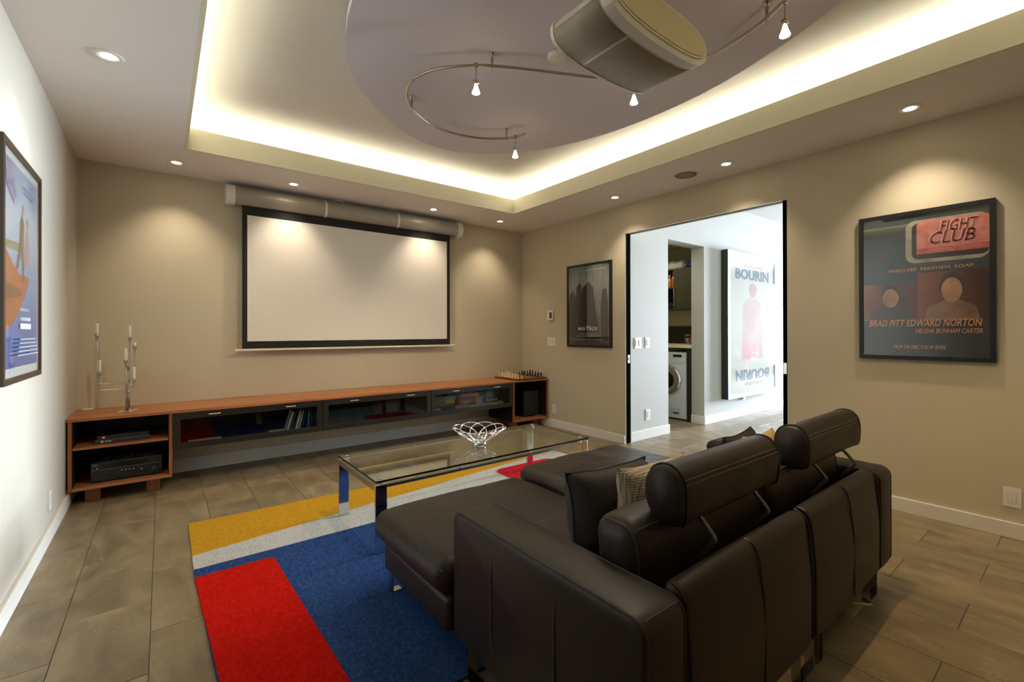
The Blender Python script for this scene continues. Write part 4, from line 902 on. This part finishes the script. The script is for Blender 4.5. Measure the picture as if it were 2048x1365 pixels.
# ================================================================== SOFA
LEA = mat('dark_brown_leather', (47, 41, 34), 0.45, spec=0.38, var=(5, (41, 36, 30), 3), bump=(160, 0.22, 0.002))
LEAW = mat('creased_dark_leather', (47, 41, 34), 0.34, spec=0.5, var=(5, (41, 36, 30), 3), bump=(11, 0.6, 0.012))
STI = mat('leather_stitching', (88, 78, 64), 0.7); PIP = mat('leather_piping', (40, 34, 28), 0.45)
sf = thing('sofa', 'large dark brown leather sofa with chaise and raised headrests', 'sofa', (2.46, -3.75, 0.0))
AX0, AX1, AYF, AYB, AZ0, AZ1 = 1.445, 1.622, -3.665, -4.545, 0.12, 0.606
BX = ((1.626, 2.452), (2.458, 3.282)); RX0, RX1 = 3.286, 3.475
def arm(x0, x1, outer):
    prof = []
    for (cy, cz, st, r) in ((AYF-0.05, AZ1-0.05, 0, 0.05), (AYB+0.045, AZ1-0.045, PI/2, 0.045), (AYB+0.05, AZ0+0.05, PI, 0.05), (AYF-0.02, AZ0+0.02, 1.5*PI, 0.02)):
        prof += [(cy+r*math.cos(st+PI/2*k/6), cz+r*math.sin(st+PI/2*k/6)) for k in range(7)]
    n_ = len(prof); my, mz = (AYF+AYB)/2, (AZ0+AZ1)/2; v = []; f = []
    nr = []
    for k in range(n_):
        (ya_, za_), (yb_, zb_) = prof[k-1], prof[(k+1) % n_]; l_ = math.hypot(yb_-ya_, zb_-za_) or 1; nr.append(((zb_-za_)/l_, -(yb_-ya_)/l_))
    lay = [(x0, 0.014), (x0+0.003, 0.006), (x0+0.008, 0.002), (x0+0.016, 0.0)] + [(x0+(x1-x0)*q, -0.004) for q in (0.3, 0.5, 0.7)] + [(x1-0.016, 0.0), (x1-0.008, 0.002), (x1-0.003, 0.006), (x1, 0.014)]
    for (xx, ins) in lay: v += [(xx, p_[0]-n__[0]*ins, p_[1]-n__[1]*ins) for p_, n__ in zip(prof, nr)]
    for q in range(len(lay)-1):
        for k in range(n_): f.append((q*n_+k, (q+1)*n_+k, (q+1)*n_+(k+1) % n_, q*n_+(k+1) % n_))
    f.append(tuple(range(n_))); f.append(tuple((len(lay)-1)*n_+k for k in range(n_-1, -1, -1)))
    a = mesh_obj('armrest', v, [tuple(reversed(q)) for q in f], LEA, sf, True)
    xo = x0 if outer < 0 else x1
    e = 0.010
    for xx in (x0+e, x1-e):
        MB().tube([(xx, p_[0]-n__[0]*0.0015, p_[1]-n__[1]*0.0015) for p_, n__ in zip(prof[:21], nr[:21])], 0.0042, 6).build('piping', PIP, a, True)
    for yy in (-3.925, -4.237):
        MB().tube([(xo+(0.0035 if outer < 0 else -.0035)-outer*0*1, yy, AZ0+0.03), (xo+outer*0.003, yy, 0.3), (xo+outer*0.003, yy, 0.45), (xo-outer*0.004, yy, AZ1-0.028)], 0.0022, 5).build('seam', STI, a)
    MB().tube([(x0+.02, AYB+.016, AZ1-.004), (x1-.02, AYB+.016, AZ1-.004)], 0.0022, 5).build('seam', STI, a)
    return a
arm(AX0, AX1, -1); arm(RX0, RX1, 1)
for i, (a, b) in enumerate(BX):
    v, f = rbox_data(a, b, -4.548, -4.482, 0.135, 0.622, 0.032, 4, 6, (0.0, 0.010, 0.006))
    v = [Vector((p.x, p.y+max(0, p.z-0.40)*0.10, p.z)) for p in v]
    bp_ = mesh_obj('back_panel', v, f, LEA, sf, True)
    mx_ = a+(b-a)*0.5
    MB().tube(smooth_curve([(mx_, -4.556, 0.17), (mx_, -4.556, 0.40), (mx_, -4.545, 0.52), (mx_, -4.536, 0.585), (mx_, -4.518, 0.618), (mx_, -4.49, 0.628)], 4), 0.0025, 5).build('seam', PIP, bp_)
    for e in (a+.012, b-.012): MB().tube(smooth_curve([(e, -4.548, 0.17), (e, -4.548, 0.40), (e, -4.538, 0.53), (e, -4.53, 0.585), (e, -4.512, 0.612), (e, -4.485, 0.622)], 4), 0.0035, 5).build('piping', PIP, bp_)
    # back cushion leaning on the panel
    T = Matrix.Translation(((a+b)/2, -4.295, 0.555)) @ Matrix.Rotation(math.radians(-5), 4, 'X')
    hw = (b-a)/2-0.012
    cu = rbox('back_cushion', -hw, hw, -0.09, 0.085, -0.17, 0.165, 0.06, LEA, sf, 4, 7, (0.006, 0.022, 0.015), 0.006, 7, T)
    pts = [T @ Vector((x, -0.082, 0.150)) for x in (-hw+.03, -hw*.5, 0, hw*.5, hw-.03)]
    MB().tube(smooth_curve(pts, 4), 0.0025, 5).build('seam', STI, cu)
    for s in (-1, 1):
        MB().tube(smooth_curve([T @ Vector((s*(hw-.012), y, z)) for (y, z) in ((-.08, -.15), (-.086, 0), (-.078, .12), (-.035, .157), (.04, .16))], 4), 0.0028, 5).build('seam', PIP, cu)
    # headrest roll
    hx0, hx1 = ((1.765, 2.445), (2.69, 3.40))[i]
    yc, zc = -4.378, 0.800; ang = math.radians(-4)
    outl = [(-0.062, -0.125), (-0.078, -0.06), (-0.082, 0.02), (-0.07, 0.075), (-0.035, 0.112), (0.015, 0.118), (0.06, 0.095), (0.085, 0.045), (0.09, -0.02), (0.078, -0.085), (0.045, -0.128), (-0.01, -0.138)]
    outl = [(y*0.78, z*0.71) for y, z in outl]
    oc = [(p.x, p.y) for p in smooth_curve([(y, z, 0) for y, z in outl], 4, True)]
    v = []; f = []; ns = 22; nc = len(oc)
    for k in range(ns+1):
        tt = k/ns; x = hx0+(hx1-hx0)*tt
        edge = min(tt, 1-tt)*(hx1-hx0); sc_ = 1.0 if edge > 0.03 else 0.90+0.10*math.sqrt(max(0, 1-(1-edge/0.03)**2))
        for (y, z) in oc:
            yy, zz = y*sc_, z*sc_
            wv = 0.006*noise.noise(Vector((x*7, y*9, z*9))) if z < 0.02 else 0.002*noise.noise(Vector((x*5, y*9, z*9)))
            yy += wv; ry = yy*math.cos(ang)-zz*math.sin(ang); rz = yy*math.sin(ang)+zz*math.cos(ang)
            sag = -0.012*math.sin(PI*tt)*0 + (0.02*(tt-0.5) if False else 0)
            v.append((x, yc+ry, zc+rz+sag))
    for k in range(ns):
        for q in range(nc): f.append((k*nc+q, k*nc+(q+1) % nc, (k+1)*nc+(q+1) % nc, (k+1)*nc+q))
    f.append(tuple(range(nc))[::-1]); f.append(tuple(ns*nc+q for q in range(nc)))
    hr = mesh_obj('headrest', v, [tuple(reversed(q)) for q in f], LEA, sf, True)
    for xx in (hx0+.026, hx1-.026):
        ring = []
        for (y, z) in oc:
            ry = y*1.015*math.cos(ang)-z*1.015*math.sin(ang); rz = y*1.015*math.sin(ang)+z*1.015*math.cos(ang); ring.append((xx, yc+ry, zc+rz))
        MB().tube(ring, 0.0032, 5, True).build('piping', PIP, hr)
    def hp(y, z): return (yc+y*math.cos(ang)-z*math.sin(ang), zc+y*math.sin(ang)+z*math.cos(ang))
    for (y, z) in ((-0.0600, 0.042), (-0.0640, 0.028)):
        q = hp(y, z); MB().tube([(hx0+.03, *q), (hx1-.03, *q)], 0.0018, 5).build('seam', STI, hr)
    for bx_ in ((1.885, 2.245), (2.80, 3.17))[i]:
        br = MB().tube(smooth_curve([(bx_, -4.40, 0.735), (bx_, -4.432, 0.712), (bx_, -4.470, 0.672), (bx_, -4.476, 0.660), (bx_, -4.466, 0.645), (bx_, -4.425, 0.585)], 4), 0.0075, 8).build('headrest_bracket', mat('grey_bracket', (130, 124, 112), 0.35, 0.7), sf, True)
# chaise and seat
ch = rbox('chaise_cushion', 1.395, 2.315, -3.655, -2.955, 0.262, 0.402, 0.062, LEA, sf, 4, 10, (0.012, 0.012, 0.028), 0.006, 4)
rbox('seat_cushion', 1.63, 2.315, -4.18, -3.60, 0.262, 0.418, 0.04, LEA, sf, 3, 8, (0.0, 0.0, 0.012), 0.004, 4)
z_ = 0.41
MB().tube(smooth_curve([(1.408, -3.66, 0.375), (1.402, -3.3, 0.382), (1.405, -3.05, 0.378), (1.44, -2.975, 0.376), (1.55, -2.958, 0.38), (1.9, -2.95, 0.384), (2.2, -2.965, 0.376)], 5), 0.0028, 5).build('seam', PIP, ch)
rbox('chaise_base', 1.425, 2.30, -3.66, -3.03, 0.125, 0.262, 0.022, LEA, sf, 2, 3)
se = rbox('seat_cushion', 2.325, 3.27, -4.16, -2.945, 0.325, 0.452, 0.058, LEAW, sf, 4, 12, (0.01, 0.012, 0.028), 0.012, 5)
MB().tube(smooth_curve([(2.337, -4.0, 0.40), (2.333, -3.4, 0.405), (2.34, -3.02, 0.40), (2.37, -2.962, 0.40), (2.6, -2.945, 0.405), (3.1, -2.95, 0.40)], 5), 0.0026, 5).build('seam', PIP, se)
rbox('seat_base', 1.63, 2.30, -4.30, -3.66, 0.125, 0.26, 0.01, LEA, sf, 2, 2)
rbox('seat_base', 2.335, 3.27, -4.30, -3.03, 0.125, 0.322, 0.022, LEA, sf, 2, 3)
# chrome sled legs
def sled(x, y0, y1, z0, zt=0.135, w=0.04, nm='leg'):
    tk = 0.006
    MB().box(x-w/2, x+w/2, y0, y0+tk, z0, zt).box(x-w/2, x+w/2, y1-tk, y1, z0, zt).box(x-w/2, x+w/2, y0+tk, y1-tk, z0, z0+tk).build(nm, STEEL, sf)
def sledx(x0, x1, y, z0, zt=0.15, w=0.03):
    tk = 0.006
    MB().box(x0, x0+tk, y-w/2, y+w/2, z0, zt).box(x1-tk, x1, y-w/2, y+w/2, z0, zt).box(x0+tk, x1-tk, y-w/2, y+w/2, z0, z0+tk).build('leg', STEEL, sf)
sled(1.475, -4.30, -3.757, 0.0003); sledx(3.215, 3.335, -4.505, 0.0003); sledx(2.40, 2.53, -4.505, 0.0003, 0.15); sledx(2.57, 2.62, -4.505, 0.0003, 0.15)
MB().box(1.452, 1.458, -3.075, -3.035, 0.0155, 0.128).box(1.458, 1.5, -3.075, -3.035, 0.0155, 0.0205).build('leg', STEEL, sf)
MB().box(2.24, 2.246, -3.075, -3.035, 0.0155, 0.128).box(2.2, 2.24, -3.075, -3.035, 0.0155, 0.0205).build('leg', STEEL, sf)
MB().box(3.2, 3.206, -3.075, -3.035, 0.0155, 0.128).box(3.16, 3.2, -3.075, -3.035, 0.0155, 0.0205).build('leg', STEEL, sf)

# ---- pillows
def pillow(name, w, h, t_, mtx, m, label, n=18, seed=0, cat='pillow', piping=None):
    v = []; f = []
    for s in (1, -1):
        for j in range(n+1):
            for i in range(n+1):
                u, q = -1+2*i/n, -1+2*j/n
                k = max(0.0, (1-abs(u)**3.5)*(1-abs(q)**3.5))**0.45
                px = u*w/2*(1-0.10*(1-abs(q)**2)*abs(u)**3); py = q*h/2*(1-0.10*(1-abs(u)**2)*abs(q)**3)
                z = s*t_/2*k*(1+0.18*noise.noise(Vector((u*1.7+seed, q*1.7, s))))
                v.append(mtx @ Vector((px, py, z+0.01*noise.noise(Vector((u*2+seed, q*2, 3))))))
    o_ = (n+1)**2
    for j in range(n):
        for i in range(n):
            a = j*(n+1)+i; f.append((a, a+1, a+n+2, a+n+1)); f.append((o_+a, o_+a+n+1, o_+a+n+2, o_+a+1))
    me_o = tag(mesh_obj(name, v, f, m, None, True), label, cat)
    if piping:
        ed = []
        for i in range(n+1): ed.append(v[i])
        for j in range(1, n+1): ed.append(v[j*(n+1)+n])
        for i in range(n-1, -1, -1): ed.append(v[n*(n+1)+i])
        for j in range(n-1, 0, -1): ed.append(v[j*(n+1)])
        MB().tube(ed, 0.004, 5, True).build('piping', piping, me_o, True)
    return me_o
def stand(x, y, z, rz, lean): return Matrix.Translation((x, y, z)) @ Matrix.Rotation(rz, 4, 'Z') @ Matrix.Rotation(PI/2-lean, 4, 'X')
FABD = mat('charcoal_linen', (62, 60, 54), 0.9, spec=0.2, var=(120, (48, 47, 43)), bump=(500, 0.6, 0.002), sheen=0.2)
KNIT = mat('cream_knit', (206, 194, 168), 0.95, spec=0.1, bump=(150, 1.0, 0.006), var=(160, (176, 162, 136)))
def knit_mat():
    m = mat('cream_waffle_knit', (208, 196, 170), 0.95, spec=0.1); N = m.node_tree.nodes; L = m.node_tree.links
    tc = N.new('ShaderNodeTexCoord'); vo = N.new('ShaderNodeTexVoronoi'); vo.inputs['Scale'].default_value = 105; vo.inputs['Randomness'].default_value = 0.0; L.new(tc.outputs['Object'], vo.inputs['Vector'])
    rp = N.new('ShaderNodeValToRGB'); rp.color_ramp.elements[0].color = (*lin((222, 212, 190)), 1); rp.color_ramp.elements[1].color = (*lin((140, 126, 100)), 1); rp.color_ramp.elements[0].position = 0.2; rp.color_ramp.elements[1].position = 0.75
    L.new(vo.outputs['Distance'], rp.inputs[0]); L.new(rp.outputs[0], N['Principled BSDF'].inputs['Base Color'])
    bp = N.new('ShaderNodeBump'); bp.inputs['Strength'].default_value = 0.9; bp.inputs['Distance'].default_value = 0.005; bp.invert = True; L.new(vo.outputs['Distance'], bp.inputs['Height']); L.new(bp.outputs[0], N['Principled BSDF'].inputs['Normal'])
    return m
KN = knit_mat()
pillow('throw_pillow', 0.46, 0.31, 0.21, stand(2.065, -3.925, 0.570, -0.10, 0.14), FABD, 'charcoal linen throw pillow leaning on the chaise end of the sofa', seed=1, piping=mat('charcoal_piping', (40, 40, 38), .9))
pillow('throw_pillow', 0.42, 0.35, 0.12, stand(2.14, -4.085, 0.595, -0.06, 0.06), KN, 'cream waffle-knit throw pillow squeezed behind the charcoal linen one', seed=4)
FABP = mat('charcoal_woven', (70, 64, 58), 0.9, spec=0.2, bump=(260, 0.9, 0.004), var=(170, (34, 32, 30)))
pillow('throw_pillow', 0.40, 0.32, 0.13, stand(3.10, -3.99, 0.575, 0.10, 0.22), FABP, 'dark woven throw pillow at the far end of the sofa near its right arm', seed=7, piping=mat('charcoal_piping', (40, 40, 38), .9))
pillow('throw_pillow', 0.36, 0.33, 0.10, stand(3.03, -4.11, 0.60, 0.0, 0.12), mat('tan_fabric', (190, 160, 116), 0.9, bump=(300, 0.6, 0.003)), 'tan throw pillow peeking out between the two headrests', seed=9)
tag(mesh_obj('fabric_label', [(3.14, -4.47, 0.0005), (3.155, -4.46, 0.0005), (3.21, -4.53, 0.0005), (3.20, -4.538, 0.0005), (3.14, -4.47, 0.002), (3.155, -4.46, 0.0035), (3.21, -4.53, 0.005), (3.20, -4.538, 0.004)], [(3, 2, 1, 0), (4, 5, 6, 7), (0, 1, 5, 4), (1, 2, 6, 5), (2, 3, 7, 6), (3, 0, 4, 7)], mat('pale_label', (200, 190, 140), 0.8)), 'small pale strip on the floor under the back of the sofa', 'strip')

# ================================================================== LAUNDRY RECESS IN THE HALL
OLV = mat('recess_wall_paint', (186, 178, 140), 0.8)
wall_recess = wallbox('wall_recess', [(7.15, 7.25, YH+0.19, -0.4, 0, 2.7), (5.3, 7.25, -0.5, -0.4, 0, 2.7), (5.2, 5.3, YH+0.19, -0.4, 0, 2.7)], OLV)
ceiling_recess = wallbox('ceiling_recess', [(5.2, 7.25, YH+0.19, -0.4, 2.62, 2.7)], OLV)
rl = thing('recess_fill_light', 'small unseen downlight added to brighten the laundry recess', 'downlight', (6.2, -1.1, 2.62))  # unseen fitting, added to bring light into the dim recess
MB().lathe([(0.03, 2.6192), (0.05, 2.616), (0.055, 2.6195)], 20, (6.2, -1.1, 0)).build('trim_ring', WHITE, rl, True)
MB().lathe([(0.0, 2.618), (0.03, 2.6185)], 20, (6.2, -1.1, 0)).build('lamp', BULB, rl)
spot(rl, (6.2, -1.1, 2.6), (6.3, -1.15, 0), 9, 150, 0.8)
DKG = mat('dark_olive_laminate', (66, 66, 42), 0.45, var=(3, (58, 58, 38)), stretch=(1, 8, 1)); DKE = mat('dark_end_panel', (30, 32, 30), 0.5)
tag(MB().bevbox(6.47, 7.145, -1.655, -0.505, 1.05, 1.095, 0.003).build('laundry_counter', mat('cream_counter', (226, 216, 190), 0.4)), 'cream countertop above the washing machine in the recess', 'countertop')
tag(bx('end_panel', 6.49, 7.145, -1.655, -1.585, 0.0, 1.049, DKE), 'dark end panel beside the washing machine under the counter', 'panel')
tag(bx('backsplash', 7.12, 7.149, -1.34, -0.55, 1.096, 1.37, mat('black_glass_panel', (20, 22, 20), 0.15)), 'black splashback panel behind the laundry counter', 'splashback')
uc = thing('wall_cabinet', 'dark olive wall cabinet with an open shelf bay in the laundry recess', 'cabinet', (6.97, -1.1, 1.62))
bx('carcass_side', 6.80, 7.149, -1.66, -1.64, 1.62, 2.25, DKG, uc); bx('carcass_side', 6.80, 7.149, -0.62, -0.60, 1.62, 2.25, DKG, uc)
bx('divider', 6.80, 7.14, -1.20, -1.18, 1.64, 2.23, DKG, uc)
bx('bottom', 6.80, 7.149, -1.64, -0.62, 1.62, 1.64, DKG, uc); bx('top', 6.80, 7.149, -1.64, -0.62, 2.23, 2.25, DKG, uc); bx('shelf', 6.81, 7.14, -1.18, -0.62, 1.95, 1.968, DKG, uc); bx('back', 7.14, 7.149, -1.64, -0.62, 1.64, 2.23, INNER, uc)
dr = bx('cabinet_door', 6.78, 6.799, -1.655, -1.185, 1.622, 2.248, DKG, uc, 0.001)
MB().tube([(6.782, -1.215, 1.68), (6.755, -1.215, 1.68), (6.755, -1.215, 1.95), (6.782, -1.215, 1.95)], 0.007, 8).build('handle', STEEL, dr, True)
COP = mat('copper_bottle', (196, 130, 80), 0.3, 0.4)
for i, (y, hh, lab) in enumerate(((-1.145, 0.24, 'copper-coloured pump bottle nearest the cabinet door'), (-1.075, 0.20, 'copper-coloured bottle second from the cabinet door'))):
    b_ = thing('bottle', lab + ' on the open shelf', 'bottle', (6.86, y, 1.9685))
    MB().lathe([(0.0, 1.9685), (0.03, 1.9685), (0.032, 1.975), (0.032, 1.9685+hh*0.65), (0.012, 1.9685+hh*0.78), (0.012, 1.9685+hh*0.85)], 18, (6.86, y, 0)).build('body', COP, b_, True)
    MB().lathe([(0.014, 1.9685+hh*0.851), (0.014, 1.9685+hh), (0, 1.9685+hh)], 14, (6.86, y, 0)).build('cap', mat('cream_cap', (220, 200, 160), .5), b_, True)
rbox('folded_cloth', 6.83, 7.05, -1.17, -0.95, 1.6405, 1.72, 0.03, mat('black_cloth', (24, 24, 26), 0.9), None, 3, 4, (0, 0, 0.02), 0.02, 12)
tag(bpy.data.objects['folded_cloth'], 'dark folded cloth on the lowest open shelf', 'cloth')
tag(rbox('plastic_bag', 6.83, 7.08, -1.32, -1.0, 2.2505, 2.36, 0.05, mat('white_film', (226, 226, 222), 0.3), None, 4, 7, (0, 0, 0.03), 0.03, 9), 'crumpled white plastic bag on top of the wall cabinet', 'bag')
bl = thing('detergent_bottle', 'blue plastic bottle lying on top of the wall cabinet', 'bottle', (6.88, -1.43, 2.2505))
MB().lathe([(0.0, -1.52), (0.04, -1.515), (0.048, -1.49), (0.048, -1.40), (0.018, -1.355), (0.018, -1.345)], 18, (6.88, 0, 2.299), 'y').build('body', mat('blue_plastic', (34, 80, 160), 0.3), bl, True)
MB().lathe([(0.02, -1.344), (0.02, -1.328), (0.0, -1.328)], 14, (6.88, 0, 2.299), 'y').build('cap', PLASTIC, bl, True)
tag(rbox('paper_roll_pack', 6.86, 7.05, -1.63, -1.53, 2.2505, 2.34, 0.03, mat('cream_pack', (214, 190, 150), 0.6), None, 3, 3, (0, 0, 0.01)), 'cream wrapped pack at the right end on top of the wall cabinet', 'pack')
jr = thing('candy_jar', 'clear lidded jar of coloured sweets on the laundry counter', 'jar', (6.62, -1.535, 1.095))
MB().lathe([(0.0, 1.0955), (0.055, 1.0955), (0.058, 1.102), (0.058, 1.195), (0.048, 1.215)], 24, (6.62, -1.535, 0)).build('glass_body', glass('jar_glass', (0.95, 0.97, 0.96)), jr, True)
MB().lathe([(0.05, 1.216), (0.05, 1.243), (0.0, 1.245)], 24, (6.62, -1.535, 0)).build('lid', mat('dull_red_lid', (150, 70, 60), 0.4), jr, True)
cols = [(206, 60, 40), (230, 150, 50), (60, 120, 70), (236, 220, 190), (90, 60, 50)]
for ci, c in enumerate(cols):
    mb = MB(); rnd = random.Random(ci)
    for k in range(16):
        a, rr_ = rnd.uniform(0, 2*PI), 0.042*math.sqrt(rnd.random()); z = 1.112+rnd.random()*0.08
        mb.lathe([(0, -.011), (.009, -.006), (.011, 0), (.009, .006), (0, .011)], 8, (6.62+rr_*math.cos(a), -1.535+rr_*math.sin(a), z))
    o = mb.build('sweets', mat('sweet_%d' % ci, c, 0.4), jr, True); o['kind'] = 'stuff'
# washing machine facing -x
wm = thing('washing_machine', 'white front-loading washing machine under the counter in the recess', 'washing machine', (6.8, -1.28, 0.0))
WMW = mat('appliance_white', (216, 220, 226), 0.3)
rbox('body', 6.505, 7.1, -1.575, -0.975, 0.02, 0.985, 0.012, WMW, wm, 2, 2)
for (x, y) in ((6.55, -1.53), (6.55, -1.02), (7.05, -1.53), (7.05, -1.02)): MB().lathe([(0.02, 0.0005), (0.02, 0.021)], 12, (x, y, 0)).build('foot', BLACK, wm)
yc_, zc_ = -1.275, 0.575
MB().lathe([(0.17, 6.504), (0.215, 6.498), (0.225, 6.485), (0.20, 6.468), (0.165, 6.470)], 44, (0, yc_, zc_), 'x').build('door_ring', CHROME, wm, True)
MB().lathe([(0.0, 6.458), (0.08, 6.462), (0.14, 6.475), (0.17, 6.490)], 40, (0, yc_, zc_), 'x').build('door_glass', mat('dark_door_glass', (16, 18, 20), 0.06), wm, True)
cp_ = bx('control_panel', 6.5, 6.506, -1.565, -0.985, 0.83, 0.97, mat('panel_white', (222, 226, 230), 0.35), wm, 0.002)
bx('display', 6.497, 6.4999, -1.50, -1.36, 0.915, 0.95, mat('display_dark', (24, 22, 24), 0.15), cp_)
for k in range(4): MB().lathe([(0.0, 6.494), (0.011, 6.494), (0.011, 6.4999)], 14, (0, -1.49+0.045*k, 0.865), 'x').build('button', WHITE, cp_)
MB().lathe([(0.0, 6.475), (0.035, 6.477), (0.038, 6.4999)], 24, (0, -1.23, 0.90), 'x').build('dial', STEEL, cp_, True)
bx('filter_flap', 6.498, 6.5045, -1.47, -1.30, 0.07, 0.17, mat('flap_grey', (196, 200, 206), 0.4), wm, 0.001)
bx('vent', 6.4975, 6.4982, -1.45, -1.36, 0.085, 0.11, SLOT, wm)

# ---- pink swivel chair further down the hall, mirrored in the tall poster's glass
pc = thing('swivel_chair', 'pink swivel chair far down the hall, mirrored in the BOURIN poster glass', 'chair', (13.9, -4.95, 0.0))
PKC = mat('pink_upholstery', (226, 70, 140), 0.6); OAK = mat('pale_oak', (206, 168, 116), 0.5)
rbox('seat', 13.66, 14.14, -5.18, -4.72, 0.44, 0.52, 0.035, PKC, pc, 3, 3, (0, 0, 0.015))
rbox('backrest', 14.10, 14.17, -5.15, -4.75, 0.56, 0.98, 0.034, PKC, pc, 3, 4, (0.01, 0, 0.05))
MB().tube(smooth_curve([(14.12, -4.95, 0.47), (14.2, -4.95, 0.5), (14.19, -4.95, 0.65)]), 0.018, 8).build('back_support', STEEL, pc, True)
for s_ in (-1, 1): MB().tube(smooth_curve([(14.1, -4.95+s_*0.22, 0.46), (14.08, -4.95+s_*0.27, 0.62), (13.95, -4.95+s_*0.28, 0.67), (13.72, -4.95+s_*0.27, 0.66), (13.68, -4.95+s_*0.24, 0.5)]), 0.016, 8).build('armrest', OAK, pc, True)
MB().lathe([(0.03, 0.10), (0.028, 0.3), (0.018, 0.31), (0.018, 0.445)], 14, (13.9, -4.95, 0)).build('column', STEEL, pc, True)
for k in range(5):
    a = 2*PI*k/5; l_ = MB().tube([(13.9, -4.95, 0.1), (13.9+0.28*math.cos(a), -4.95+0.28*math.sin(a), 0.065)], 0.016, 8).build('base_leg', STEEL, pc, True)
    MB().lathe([(0, -.012), (.028, -.012), (.028, .012), (0, .012)], 14, (13.9+0.28*math.cos(a), -4.95+0.28*math.sin(a), 0.029), 'y').build('castor', BLACK, l_, True)
